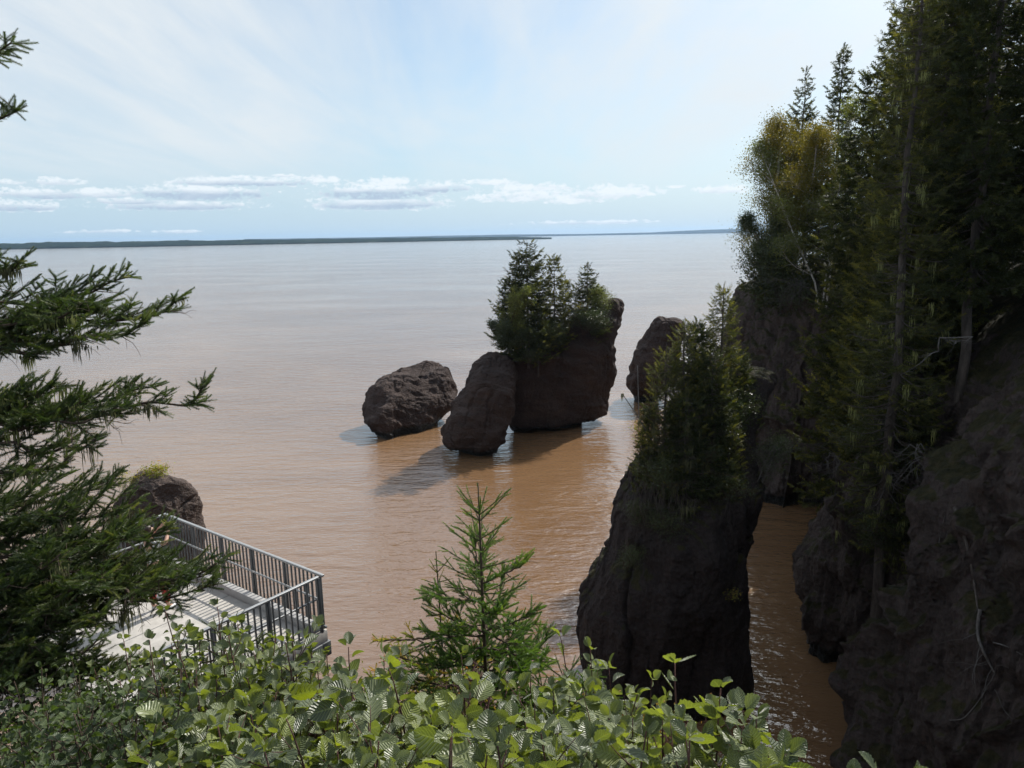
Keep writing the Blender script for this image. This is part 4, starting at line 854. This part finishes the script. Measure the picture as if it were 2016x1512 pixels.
# ------------------------------------------------------------------ viewing platform
def platform():
    DZ = 8.0; Cc = np.array([-3.48, 12.31]); Fc = np.array([-7.74, 15.47]); Lu = np.linalg.norm(Cc-Fc); u = (Cc-Fc)/Lu; w = np.array([u[1], -u[0]]); Wd = 2.95
    R = np.array([[u[0], u[1], 0], [w[0], w[1], 0], [0, 0, 1]])     # rows: local axes in world
    def P(a, b, z): return np.array([Fc[0]+u[0]*a+w[0]*b, Fc[1]+u[1]*a+w[1]*b, z])
    root = empty('viewing_platform', tuple(P(Lu/2, Wd/2, DZ)), 'concrete viewing platform with grey metal railings above the water at lower left', 'platform')
    def bx(name, a0, a1, b0, b1, z0, z1, mat, label=None, par=root):
        s = Acc(); s.box((0, 0, 0), ((a1-a0)/2, (b1-b0)/2, (z1-z0)/2), R)
        c = P((a0+a1)/2, (b0+b1)/2, (z0+z1)/2)-np.array(par.location if par is root else root.location)
        o = mk(name, s.V[0], [np.vstack(f) for f in s.F.values()], M[mat], par); o.location = c
        bv = o.modifiers.new('b', 'BEVEL'); bv.width = min(.006, (z1-z0)/5, (a1-a0)/5, (b1-b0)/5); bv.segments = 2
        if label: o['label'] = label
        return o
    bx('deck', -.02, Lu+.02, -.02, Wd+.6, DZ-.22, DZ, 'concrete')
    for a in (1.3, 2.65, 4.0): bx('expansion_joint', a-.006, a+.006, .26, Wd+.55, DZ+.001, DZ+.004, 'steel')
    bx('kerb', .06, Lu-.06, .10, .25, DZ+.002, DZ+.17, 'kerb')
    bx('edge_beam', -.05, Lu+.05, -.06, .12, DZ-.50, DZ-.225, 'steel')
    bx('edge_beam', Lu-.14, Lu+.05, .125, Wd+.6, DZ-.50, DZ-.225, 'steel')
    bx('edge_beam', -.05, .14, .125, Wd+.6, DZ-.50, DZ-.225, 'steel')
    for a in (.6, Lu-.7): bx('pier', a-.2, a+.2, 1.6, 2.0, 0.5, DZ-.505, 'kerb')
    bx('support_bracket', Lu-.03, Lu+.10, .3, .9, DZ-.64, DZ-.505, 'kerb')
    # railings
    bal0 = None; post0 = None; nb = 0
    def dupm(o, a, b, z):
        c = o.copy(); C.objects.link(c); c.parent = root; c.location = P(a, b, z)-np.array(root.location); return c
    def rail(a0, b0, a1, b1, nbal, npost, inner):
        nonlocal bal0, post0, nb
        dx, dy = a1-a0, b1-b0; l = math.hypot(dx, dy); al = abs(dx) > abs(dy)
        h = .028
        def seg(name, z0, z1, t, mat, off=0.0, ext=.03):
            oa, ob = (0, off) if al else (off, 0)
            return bx(name, min(a0, a1)-(ext if al else t)+oa, max(a0, a1)+(ext if al else t)+oa, min(b0, b1)-(t if al else ext)+ob, max(b0, b1)+(t if al else ext)+ob, z0, z1, mat)
        if al: seg('top_rail', DZ+1.045, DZ+1.085, .030, 'steel_light', ext=.034)
        else: seg('top_rail', DZ+1.045, DZ+1.085, .030, 'steel_light', ext=-.036)
        seg('bottom_rail', DZ+.04, DZ+.075, .020, 'steel', ext=.03 if al else -.022)
        seg('hand_rail', DZ+.60, DZ+.632, .014, 'steel_light', inner, ext=-.05)
        for i in range(npost):
            f = (i+.0)/(npost-1) if npost > 1 else .5; f = .012+f*.976
            a, b = a0+dx*f, b0+dy*f
            if post0 is None: post0 = bx('post', a-.026, a+.026, b-.026, b+.026, DZ-.02, DZ+1.043, 'steel'); post0.location = P(a, b, DZ+.51)-np.array(root.location)
            else: dupm(post0, a, b, DZ+.51)
        for i in range(nbal):
            f = (i+.5)/nbal; a, b = a0+dx*f, b0+dy*f
            if bal0 is None: bal0 = bx('baluster', a-.017, a+.017, b-.013, b+.013, DZ+.077, DZ+1.043, 'steel')
            else: dupm(bal0, a, b, DZ+.56)
    rail(0, 0, Lu, 0, 45, 6, .07)
    rail(Lu, 0.05, Lu, Wd+.3, 27, 4, -.07)
    rail(0, 0.05, 0, Wd, 18, 4, .07)
    rail(0.1, Wd, 2.2, Wd, 10, 3, -.07)
    return P
PP = platform()

# ------------------------------------------------------------------ person on the platform
def skin(name, joints, edges, mat, parent, sub=2, smooth=True, root_i=0):
    me = bpy.data.meshes.new(name); me.from_pydata([j[0] for j in joints], edges, []); me.update()
    o = bpy.data.objects.new(name, me); C.objects.link(o); o.parent = parent
    m = o.modifiers.new('skin', 'SKIN'); m.use_smooth_shade = True
    for i, j in enumerate(joints):
        r = j[1] if isinstance(j[1], tuple) else (j[1], j[1]); me.skin_vertices[0].data[i].radius = r
        me.skin_vertices[0].data[i].use_root = (i == root_i)
    s = o.modifiers.new('sub', 'SUBSURF'); s.levels = sub; s.render_levels = sub
    me.materials.append(mat)
    return o
def person():
    ft = hit(312, 1203, 8.0)
    root = empty('person', (ft[0], ft[1], 8.0), 'person in red trousers and a white top holding up a phone on the platform', 'person')
    root.rotation_euler = (0, 0, rad(-30))          # local +y: facing the water
    J = [((0, 0, .93), (.13, .10)), ((0, .0, 1.10), (.12, .09)), ((0, .01, 1.30), (.145, .095)), ((0, .01, 1.42), (.10, .075)), ((0, .015, 1.49), .052), ((0, .035, 1.56), .06),
         ((0, .03, 1.63), (.078, .092)), ((0, .02, 1.70), (.07, .08))]
    E_ = [(0, 1), (1, 2), (2, 3), (3, 4), (4, 5), (5, 6), (6, 7)]
    def ch(pts, frm):
        k = frm
        for p in pts: J.append(p); E_.append((k, len(J)-1)); k = len(J)-1
        return k
    hips = []
    for s, fy in ((-1, -.02), (1, .14)):
        hips.append(ch([((s*.095, .0, .86), .085), ((s*.11, fy*.5+.03, .48), .056), ((s*.115, fy, .09), .036), ((s*.12, fy+.10, .035), (.034, .03))], 0))
        e = ch([((s*.17, .01, 1.40), .055), ((s*.30, .12, 1.42), .042), ((s*.15, .30, 1.58), .030), ((s*.115, .34, 1.61), (.030, .018))], 3)
        for q in range(4):
            ch([((s*(.105-.006*q), .365+.004*q, 1.655-.022*q), .0085), ((s*(.070), .385, 1.66-.022*q), .0080), ((s*(.048+.004*abs(q-1)), .378, 1.66-.022*q), .0075)], e)
        ch([((s*.10, .33, 1.585), .0095), ((s*.075, .345, 1.575), .0085)], e)
    skin('body', J, E_, M['skin'], root)
    # trousers, shirt, shoes, hair
    T = [((0, 0, .96), (.142, .112)), ((0, 0, .90), (.145, .115))]; TE = [(0, 1)]
    for s, fy in ((-1, -.02), (1, .14)):
        k = 1
        for p in [((s*.098, .0, .83), .100), ((s*.11, fy*.5+.03, .48), .076), ((s*.115, fy, .15), .060)]:
            T.append(p); TE.append((k, len(T)-1)); k = len(T)-1
    skin('trousers', T, TE, M['trousers'], root)
    B = [((0, 0, .95), (.148, .118)), ((0, .0, 1.12), (.138, .105)), ((0, .01, 1.30), (.162, .112)), ((0, .01, 1.41), (.115, .09)), ((0, .013, 1.455), (.062, .06))]; BE = [(0, 1), (1, 2), (2, 3), (3, 4)]
    for s in (-1, 1):
        B += [((s*.17, .01, 1.40), .070), ((s*.265, .09, 1.415), .062)]; BE += [(3, len(B)-2), (len(B)-2, len(B)-1)]
    skin('shirt', B, BE, M['shirt'], root)
    for s, fy in ((-1, -.02), (1, .14)):
        skin('shoe', [((s*.117, fy-.03, .05), (.045, .045)), ((s*.118, fy+.06, .042), (.047, .038)), ((s*.122, fy+.17, .034), (.042, .028))], [(0, 1), (1, 2)], M['shoe'], root)
    skin('hair', [((0, -.01, 1.77), (.06, .06)), ((0, -.02, 1.70), (.086, .085)), ((0, -.045, 1.62), (.080, .05)), ((0, -.055, 1.53), (.06, .03))], [(0, 1), (1, 2), (2, 3)], M['hair'], root)
    a = Acc()
    for x in (-.032, .032): a.box((x, .125, 1.655), (.012, .006, .006))
    e = a.build('eyes', M['black']); e.parent = root
    f = skin('nose', [((0, .11, 1.65), .008), ((0, .135, 1.615), .012)], [(0, 1)], M['skin'], root); f2 = skin('mouth', [((-.02, .117, 1.575), .006), ((.02, .117, 1.575), .006)], [(0, 1)], M['trousers'], root)
    a = Acc(); a.box((0, 0, 0), (.075, .005, .038)); ph = a.build('phone', M['black'])
    ph.location = root.matrix_basis@Vector((0, .392, 1.625)); ph.rotation_euler = (0, 0, rad(-30)); bv = ph.modifiers.new('b', 'BEVEL'); bv.width = .004
    r_ = Matrix.Translation(root.location)@Matrix.Rotation(rad(-30), 4, 'Z'); ph.location = r_@Vector((0, .392, 1.625))
    tag(ph, 'dark phone held up in both hands by the person on the platform', 'phone')
person()

# ------------------------------------------------------------------ near spruce on the left
class Shoots:
    def __init__(s): s.P = []; s.D = []; s.S = []; s.T = []
    def add(s, p, d, sc, t): s.P.append(p); s.D.append(d); s.S.append(sc); s.T.append(t)
    def build(s, name, mat, root, tm, rs):
        P = np.array(s.P); D = np.array(s.D); S_ = np.array(s.S); T = np.clip(np.array(s.T), 0, 1)
        X = frames(D, rs.uniform(0, 6.28, len(D)))*S_[:, None, None]; a = Acc(); g = rs.integers(0, len(tm), len(P))
        for v in range(len(tm)):
            w = g == v; a.stamp(tm[v][0], tm[v][1], X[w], P[w], T[w])
        return a.build(name, M[mat], root)
def bough(sh, wd, lp, P0, P1, wid, rs, sag=.10, up=.10, shoot=.085, dens=1.0, bare=.25, curl=0.25):
    P0 = np.array(P0, float); P1 = np.array(P1, float); Ls = np.linalg.norm(P1-P0); n = 12; q = np.linspace(0, 1, n)
    A = P0+(P1-P0)*q[:, None]; A[:, 2] += -sag*Ls*4*q*(1-q)+0; A[1:-1] += rs.normal(0, .012*Ls, (n-2, 3))
    A[:, 2] += up*Ls*(q**4)-up*Ls*q
    A = catmull(A, 30); q = np.linspace(0, 1, 30)
    wd.tube(A, .004+.011*Ls*(1-q*.93)*.8, 6)
    T = np.gradient(A, axis=0); T /= np.linalg.norm(T, axis=1)[:, None]
    m = int(Ls/.042*dens)
    for i in range(m):
        s = bare*.5+(1-bare*.5)*(i+rs.random())/m; c = np.array([np.interp(s, q, A[:, k]) for k in range(3)]); t = np.array([np.interp(s, q, T[:, k]) for k in range(3)])
        side = np.cross(t, [0, 0, 1.0]); side /= np.linalg.norm(side); sg = 1 if i % 2 else -1
        l = wid*(0.25+.75*math.sin(math.pi*min(1, .18+.86*(1-s))))*(.35+.65*min(1, (1-s)*3.0))*rs.uniform(.55, 1.15)
        ang = rs.uniform(.65, 1.0); vz = rs.normal(.16, .42) if len(lp) < 9999 else 0; d = t*math.cos(ang)+side*sg*math.sin(ang)*rs.uniform(.5, 1)+np.array([0, 0, vz]); d /= np.linalg.norm(d)
        k2 = max(2, int(l/.040)); pts = [c]; dd = d.copy()
        for j in range(k2):
            dd = dd+t*.06+np.array([0, 0, curl*.12*rs.uniform(-.3, 1.0)])+rs.normal(0, .05, 3); dd /= np.linalg.norm(dd); pts.append(pts[-1]+dd*l/k2)
        pts = np.array(pts); dead = rs.random() < .10+(.4 if s < bare else 0)+(.55 if vz < -.25 else 0)
        wd.tube(pts, np.linspace(.0045, .0015, len(pts)), 4)
        if dead:
            for j in range(1, len(pts)):
                e = dd+rs.normal(0, .7, 3); e /= np.linalg.norm(e); wd.tube(np.array([pts[j], pts[j]+e*.05, pts[j]+e*.09+[0, 0, -.02]]), [.002, .0015, .001], 3)
            lp.append(pts[-1]); lp.append(pts[len(pts)//2]); continue
        for j in range(len(pts)):
            f = j/(len(pts)-1)
            if s*1.0+f < bare+.1: continue
            tint = rs.uniform(0, .65)+.3*f*s
            dj = pts[min(j+1, len(pts)-1)]-pts[max(j-1, 0)]
            sh.add(pts[j], dj+rs.normal(0, .01, 3), shoot*rs.uniform(.85, 1.2), tint)
            sd2 = np.cross(dj, [0, 0, 1.0]); sd2 /= np.linalg.norm(sd2)+1e-9; dn = dj/np.linalg.norm(dj)
            for g in (-1, 1):
                if rs.random() < .85 and j:
                    e = dn*.72+sd2*g*.70+np.array([0, 0, rs.normal(.08, .32)]); l2 = shoot*rs.uniform(.7, 1.25); sh.add(pts[j], e, l2, tint+rs.uniform(-.1, .2))
                    if rs.random() < .45 and f < .8:
                        e /= np.linalg.norm(e); wd.tube(np.array([pts[j], pts[j]+e*l2*1.5]), [.002, .001], 3); sh.add(pts[j]+e*l2*.8, e+rs.normal(0, .12, 3), l2, tint+.1)
        if rs.random() < .3: lp.append(pts[len(pts)//2])
    for j in range(5): sh.add(A[-1-2*j], T[-1]+rs.normal(0, .2, 3), shoot*1.1, .7)

def left_spruce():
    rs = np.random.default_rng(5); x0, y0 = -4.75, 5.7; z0 = gz(x0, y0)
    root = empty('spruce_tree', (x0, y0, z0), 'near spruce reaching in from the left edge with long needle-thick boughs and pale beard lichen', 'tree')
    tr = Acc(); zt = 20.5; q = np.linspace(0, 1, 20); P = np.c_[x0+rs.normal(0, .03, 20), y0+rs.normal(0, .03, 20), z0-.5+(zt-z0+.5)*q]
    tr.tube(P, .15*(1-q*.8)+.01, 10); tr.build('trunk', M['bark'], root, True)
    B = [  # tip px, py, D, start height offset(py at trunk), width
        (22, 84, 5.2, 110, .16), (34, 218, 4.9, 200, .15),
        (345, 594, 5.3, 625, .36), (255, 545, 5.8, 600, .30), (40, 512, 5.3, 590, .26), (160, 590, 5.0, 640, .34), (275, 640, 4.9, 650, .26), (120, 640, 5.5, 640, .34), (200, 610, 5.5, 640, .34),
        (398, 764, 5.2, 785, .28), (300, 762, 5.6, 790, .30), (160, 790, 5.2, 800, .34), (110, 760, 5.5, 790, .28), (235, 800, 4.9, 805, .24), (195, 858, 4.9, 850, .22), (135, 898, 4.6, 885, .12),
        (225, 945, 6.1, 1010, .44), (262, 995, 5.6, 1030, .46), (330, 1040, 5.3, 1055, .44), (440, 1098, 5.3, 1110, .38), (425, 1150, 5.0, 1130, .40), (385, 1110, 5.8, 1090, .42), (250, 1060, 5.0, 1080, .48), (350, 1140, 4.7, 1130, .26),
        (140, 1000, 5.3, 1040, .44), (120, 1090, 4.7, 1120, .44), (205, 1135, 4.5, 1150, .32), (60, 970, 5.6, 1020, .40), (410, 1130, 5.4, 1130, .30), (270, 1105, 5.6, 1110, .34),
        (110, 1200, 4.6, 1210, .42), (150, 1215, 4.9, 1240, .34), (60, 1270, 4.4, 1260, .45), (200, 1205, 4.6, 1205, .30), (190, 1262, 4.4, 1260, .28), (300, 1300, 4.4, 1290, .26), (180, 1300, 4.5, 1300, .36), (20, 1150, 4.6, 1170, .45), (20, 1330, 4.2, 1330, .4)]
    for i in range(0, len(B)):
        px, py, D, ps, wid = B[i]; tip = atD(px, py, D)
        r = ray(-200, ps); P0 = np.array([x0, y0, H+y0/r[1]*r[2]])
        # a bough arches: start at the trunk
        root_b = Shoots(); wd = Acc(); lp = []
        bough(root_b, wd, lp, P0, tip, wid, rs, sag=.03, up=.06, bare=.20, shoot=.085)
        b = bpy.data.objects.new('branch', None)
        # wood is the part's own mesh, needles and lichen are sub-parts
        wo = wd.build('branch', M['twig'], root)
        n = root_b.build('needles', 'spruce_near', root, SP_NEAR, rs); n.parent = wo
        bpy.data.objects.remove(b)
        if lp and 1 < i < 31:
            la = Acc(); k = rs.integers(0, len(lp), 5)
            for c in range(3 if i not in (5, 7, 11, 12, 14) else 12):
                hang(la, [lp[rs.integers(len(lp))]], 40, U(.05, .17), .0042, .030)
            l = la.build('beard_lichen', M['lichen' if i in (5, 7, 11, 12) else 'lichen_dim'], root); l.parent = wo; l['kind'] = 'stuff'
left_spruce()

# ------------------------------------------------------------------ sapling spruce and larch in front
def sapling(px, ptop, D, whorls, label, mat, h=None, seed=3, shoot=.075, name='spruce_sapling', thick=.011, lean=.03, tm=None, extra=()):
    rs = np.random.default_rng(seed); top = atD(px, ptop, D); z0 = gz(top[0], D); hh = top[2]-z0
    root = empty(name, (top[0]+lean, D, z0), label, 'tree')
    sh = Shoots(); wd = Acc()
    ax = lambda z: np.array([top[0]+lean*(top[2]-z)/hh*1.0, D, z])
    zz = np.linspace(z0-.2, top[2], 20); P = np.array([ax(z) for z in zz]); st = Acc(); st.tube(P, thick*(1-np.linspace(0, 1, 20))**.8*1.6+.003, 7); st.build('trunk', M['twig'], root, True)
    for k in range(int(.22/.03)): sh.add(ax(top[2]-.22+k*.03), np.array([rs.normal(0, .1), rs.normal(0, .1), 1.0]), shoot*.55, .4)
    lp = []
    for (dz, Lb, el, n) in whorls:
        a0 = rs.uniform(0, 6.28)
        for b in range(n):
            a = a0+b*6.283/n+rs.normal(0, .2); l = Lb*rs.uniform(.75, 1.15); e = el+rs.normal(0, .10)
            d = np.array([math.cos(a)*math.cos(e), math.sin(a)*math.cos(e), math.sin(e)]); p0 = ax(top[2]-dz*rs.uniform(.96, 1.04))
            if l < .33:
                m = max(3, int(l/.028)); pts = np.array([p0+d*l*j/m+np.array([0, 0, .10*l*(j/m)**2]) for j in range(m+1)]); wd.tube(pts, np.linspace(.004, .0015, m+1), 4)
                for j in range(m+1): sh.add(pts[j], d+rs.normal(0, .06, 3), shoot*.62, rs.uniform(.2, .8))
                sd2 = np.cross(d, [0, 0, 1.0]); sd2 /= np.linalg.norm(sd2)
                for j in range(2, m, 2):
                    if l > .16:
                        g = 1 if (j//2) % 2 else -1; dd = d*.7+sd2*g*.7+np.array([0, 0, rs.normal(.1, .1)]); ll = l*.38*rs.uniform(.6, 1.1); mm = max(2, int(ll/.03))
                        for t in range(mm): sh.add(pts[j]+dd*ll*t/mm, dd+rs.normal(0, .05, 3), shoot*.6, rs.uniform(.2, .9))
            else:
                bough(sh, wd, lp, p0, p0+d*l, l*.36, rs, sag=-.02, up=.14, shoot=shoot*1.0, dens=.95, bare=.05, curl=1.0)
    for (ex, ey, eD, ez) in extra:
        q = atD(ex, ey, eD); bough(sh, wd, lp, ax(q[2]+ez), q, .13, rs, sag=.0, up=.03, shoot=shoot*.75, dens=.9, bare=.05, curl=.5)
    wd.build('branches', M['twig'], root); sh.build('needles', mat, root, tm or SP_SAP, rs)
    return root
sapling(941, 950, 4.2, [(.20, .17, .75, 5), (.24, .20, .6, 3), (.36, .20, .5, 4), (.46, .28, .6, 4), (.56, .24, .4, 4), (.64, .34, .5, 4), (.72, .28, .3, 4), (.80, .34, .45, 5), (.90, .30, .3, 4), (.98, .42, .42, 5), (1.08, .34, .25, 5), (1.16, .42, .35, 5), (1.26, .40, .2, 5), (1.36, .44, .2, 5), (1.44, .55, .15, 5), (1.56, .5, .05, 5), (1.7, .5, .0, 5)],
        'bright green young spruce standing in front of the brown water, spindly leader on top', 'sapling', seed=12)
sapling(858, 1085, 4.4, [(.15, .08, .6, 3), (.22, .07, .3, 4), (.30, .06, .2, 3), (.42, .07, .2, 3), (.55, .10, .1, 3), (.70, .12, .1, 3), (.85, .4, .15, 4), (.95, .46, .12, 5), (1.05, .42, .05, 5), (1.18, .36, 0, 5)],
        'thin half-bare sapling with yellow and orange tufts left of the bright young spruce', 'larch', seed=4, name='larch_sapling', thick=.006, lean=.06, shoot=.06, extra=[(742, 1262, 4.3, -.03), (790, 1290, 4.2, -.02), (800, 1250, 4.5, -.05)])
sapling(1110, 1318, 3.9, [(.06, .12, .6, 4), (.14, .22, .4, 5), (.24, .34, .3, 5), (.36, .36, .2, 5), (.5, .4, .1, 5), (.65, .4, .1, 5)], 'low bushy young spruce right of the bright sapling, half hidden by leaves', 'sapling', seed=8, name='spruce_sapling')
sapling(430, 1230, 4.6, [(.06, .12, .6, 4), (.14, .22, .4, 5), (.24, .34, .3, 5), (.36, .36, .2, 5), (.5, .4, .1, 5)], 'low young spruce half hidden by leaves in front of the platform', 'spruce_near', seed=9, name='spruce_sapling')

# ------------------------------------------------------------------ alder shrubs along the edge
LEAF_LO = [leaf_template(7, .37, .0, .14, .03, .15), leaf_template(7, .40, .0, .2, .03, .3)]
def alder(px, ptop, D, label, seed, n=7, rad_=.40, leaf=.075, mat='alder', tm=LEAF, side=4, group='leafy alder shrubs along the cliff edge in front', hmax=1.5, top=True, bark='redtwig'):
    rs = np.random.default_rng(seed); tp = atD(px, ptop, D); z0 = gz(tp[0], D); root = empty('alder_shrub', (tp[0], D, z0), label, 'shrub', group)
    hh = max(.5, tp[2]-z0); wd = Acc(); PO = []; DD = []; SC = []; TT = []; UP = []
    def leaf_at(p, d, sc, t):
        d = d/np.linalg.norm(d); PO.append(p+d*.012); DD.append(d); SC.append(sc); TT.append(t)
    def stem(p, d, l, r, lev, tb):
        m = max(5, int(l/.07)); P = [p]; dd = d/np.linalg.norm(d)
        for k in range(m):
            dd = dd+rs.normal(0, .035+.03*lev, 3); dd[2] += .035; dd /= np.linalg.norm(dd); P.append(P[-1]+dd*l/m)
        P = np.array(P); wd.tube(P, np.linspace(r, r*.35, m+1), 5)
        s0 = (l-.95)/l if lev == 0 and l > 1.1 else .12; step = .050 if lev else .058; ph = rs.uniform(0, 6.28); s = max(.1, s0); i = 0
        while s < .985:
            c = np.array([np.interp(s*m, np.arange(m+1), P[:, k]) for k in range(3)]); a = ph+i*2.5+rs.normal(0, .3); g = (1-s)
            o = np.array([math.cos(a), math.sin(a), 0]); e = o*(1.0)+dd*(.45-.4*g)+np.array([0, 0, rs.normal(.02, .25)])
            leaf_at(c, e, leaf*rs.uniform(.5, 1.3)*(1-.25*s*(lev == 0)), tb+rs.uniform(0, .75))
            if lev == 0 and rs.random() < side*step/l*1.35 and s < .9:
                stem(c, o*.8+dd*.75, (.16+.24*g*l/1.0)*rs.uniform(.6, 1.1), r*.45, 1, tb)
            s += step/l*rs.uniform(.8, 1.2); i += 1
        for k in range(3): a = rs.uniform(0, 6.28); leaf_at(P[-1], np.array([math.cos(a)*.7, math.sin(a)*.7, rs.uniform(.3, 1)]), leaf*rs.uniform(.45, .8), min(.92, tb+rs.uniform(.2, .75)))
    for i in range(n):
        a = rs.uniform(0, 6.28); rr = rad_*math.sqrt(rs.random()); off = np.array([math.cos(a)*rr, math.sin(a)*rr*.8, 0]); hs = hh*rs.uniform(.50, .90)
        if i == 0: off *= 0.05; hs = hh
        b = np.array([tp[0], D, 0])+off*.55; b[2] = z0-.05; tgt = np.array([tp[0], D, z0+hs])+off*1.1
        d = tgt-b; stem(b, d, np.linalg.norm(d), .0062 if i else .007, 0, rs.uniform(0, .22))
    wd.build('stems', M[bark], root)
    PO = np.array(PO); DD = np.array(DD); SC = np.array(SC); TT = np.clip(TT, 0, 1)
    # odd fully yellow leaves
    yl = rs.random(len(TT)); TT[(TT > .9) & (yl < .8)] *= .85
    X = frames(DD, rs.normal(0, .75, len(DD)))*SC[:, None, None]; cr = Acc(); g = rs.integers(0, len(tm), len(PO))
    for v in range(len(tm)):
        w = g == v; cr.stamp(tm[v][0], tm[v][1], X[w], PO[w], TT[w], tm[v][2])
    cr.build('leaves', M[mat], root, True); return root
AL = [ # px, ptop, D, n, label
    (385, 1185, 3.6, 3, 'tall leafy alder shoot rising in front of the platform deck'),
    (470, 1218, 3.6, 8, 'alder shrub covering the near corner of the deck'),
    (540, 1240, 3.4, 8, 'alder shrub with a bright yellow-green leaf, before the railing end'),
    (600, 1275, 3.2, 7, 'alder shrub below the right-hand end of the railing'),
    (300, 1262, 3.6, 8, 'alder shrub left of the tall shoot, below the person'),
    (255, 1262, 4.1, 9, 'alder shrub at the left limit of the visible deck'),
    (330, 1250, 4.0, 9, 'alder shrub along the landward edge of the deck under the person'),
    (395, 1238, 3.9, 9, 'alder shrub between the person and the near railing'),
    (462, 1250, 3.7, 9, 'alder shrub crossing the balusters of the near railing'),
    (530, 1268, 3.6, 9, 'alder shrub hiding the foot of the near railing'),
    (588, 1290, 3.4, 8, 'alder shrub under the slab corner at the railing end'),
    (350, 1238, 3.8, 7, 'alder shrub hiding the landward part of the deck'),
    (430, 1205, 3.8, 7, 'alder shrub just in front of the baluster shadows on the deck'),
    (505, 1262, 3.2, 9, 'alder shrub tucked under the near railing'),
    (690, 1285, 3.0, 5, 'alder clump standing alone just right of the railing end'),
    (805, 1285, 2.6, 5, 'alder shoot with large ribbed leaves and a red stem left of the young spruce'),
    (760, 1380, 2.9, 8, 'low alder shrub filling the gap beneath the brown water'),
    (912, 1290, 3.3, 6, 'alder shoot in front of the trunk of the bright young spruce'),
    (1035, 1325, 3.0, 7, 'alder shrub right of the foot of the bright young spruce'),
    (1150, 1262, 3.3, 7, 'alder shoot whose pale top meets the left side of the nearest rock'),
    (1195, 1350, 3.0, 8, 'alder shrub before the lower left of the nearest rock'),
    (1095, 1370, 2.8, 8, 'alder shrub between two taller shoots, left of the nearest rock'),
    (1362, 1325, 2.2, 4, 'alder shoot with paired leaves standing out against the black rock base'),
    (1290, 1420, 2.4, 7, 'low alder shrub at the foot of the nearest rock'),
    (1430, 1405, 2.2, 5, 'alder shrub at the right end of the leafy row, beside the channel'),
    (1535, 1475, 1.9, 3, 'rightmost alder with big ribbed leaves over the channel water'),
    (1490, 1485, 2.0, 4, 'low alder just left of the rightmost big-leaved one'),
    (1698, 1508, 1.9, 1, 'single alder sprig alone at the bottom edge before the dark cliff'),
    (380, 1370, 2.9, 9, 'sunlit alder shrub at the lower left in the middle row'),
    (520, 1380, 2.7, 9, 'alder shrub of the middle row below the railing'),
    (640, 1400, 2.5, 9, 'alder shrub of the middle row with some orange leaves inside'),
    (860, 1400, 2.4, 8, 'alder shrub of the middle row below the yellow sapling'),
    (980, 1410, 2.3, 8, 'alder shrub of the middle row under the bright young spruce'),
    (1230, 1440, 2.1, 7, 'alder shrub in the bottom row before the black rock'),
    (1120, 1440, 2.0, 7, 'alder shrub in the bottom row right of centre'),
    (1360, 1455, 1.95, 6, 'alder shrub in the bottom row near the channel'),
    (720, 1450, 2.0, 8, 'alder shrub in the bottom row left of centre'),
    (860, 1470, 1.7, 5, 'closest alder with the largest dark green leaf at bottom centre'),
    (560, 1460, 2.1, 8, 'alder shrub in the bottom row at the lower left'),
    (430, 1450, 2.3, 8, 'shadowy alder shrub in the bottom row near the left corner'),
    (990, 1475, 1.8, 5, 'close alder in the bottom row just right of the largest leaf')]
for i, (px, pt, D, n, lb) in enumerate(AL):
    alder(px, pt, D, lb, 300+i, n=n, tm=LEAF if D < 2.9 else LEAF_LO, rad_=.12 if n <= 1 else (.30 if n <= 5 else .42), leaf=.092 if D < 2.8 else (.084 if D < 3.4 else .074))
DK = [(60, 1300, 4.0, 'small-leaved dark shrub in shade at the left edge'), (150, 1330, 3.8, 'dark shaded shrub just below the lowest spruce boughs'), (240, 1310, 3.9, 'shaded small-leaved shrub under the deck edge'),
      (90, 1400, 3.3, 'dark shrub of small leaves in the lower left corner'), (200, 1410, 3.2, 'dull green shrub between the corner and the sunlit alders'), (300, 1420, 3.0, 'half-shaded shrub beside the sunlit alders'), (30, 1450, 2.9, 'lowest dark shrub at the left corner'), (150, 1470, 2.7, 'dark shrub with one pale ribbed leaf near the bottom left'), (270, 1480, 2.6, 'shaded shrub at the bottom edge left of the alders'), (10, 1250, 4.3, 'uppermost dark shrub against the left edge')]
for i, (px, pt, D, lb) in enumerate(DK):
    alder(px, pt, D, lb, 500+i, n=15, tm=LEAF_LO, rad_=.55, leaf=.048, mat='alder_shade', side=12, group='shaded shrubs in the lower left corner', bark='twig')
for i, (px, pt, D, lb) in enumerate([(1235, 1385, 2.9, 'reddish bare-twigged shrub before the nearest rock'), (735, 1330, 3.2, 'sprig of bare reddish twigs against the brown water'), (545, 1330, 3.2, 'orange-leaved twiggy shrub among the alders below the deck'), (860, 1340, 3.3, 'dark bare twigs left of the bright young spruce')]):
    p = atD(px, pt, D); z = gz(p[0], D)
    broadleaf(p[0], D, p[2]-z, z, .25, 'redleaf', 600+i, lb, 'shrub', 'twiggy_shrub', 4, 'redtwig', .022, 160, 'twiggy shrubs among the alders', .5, .15, .1, .002, .9)
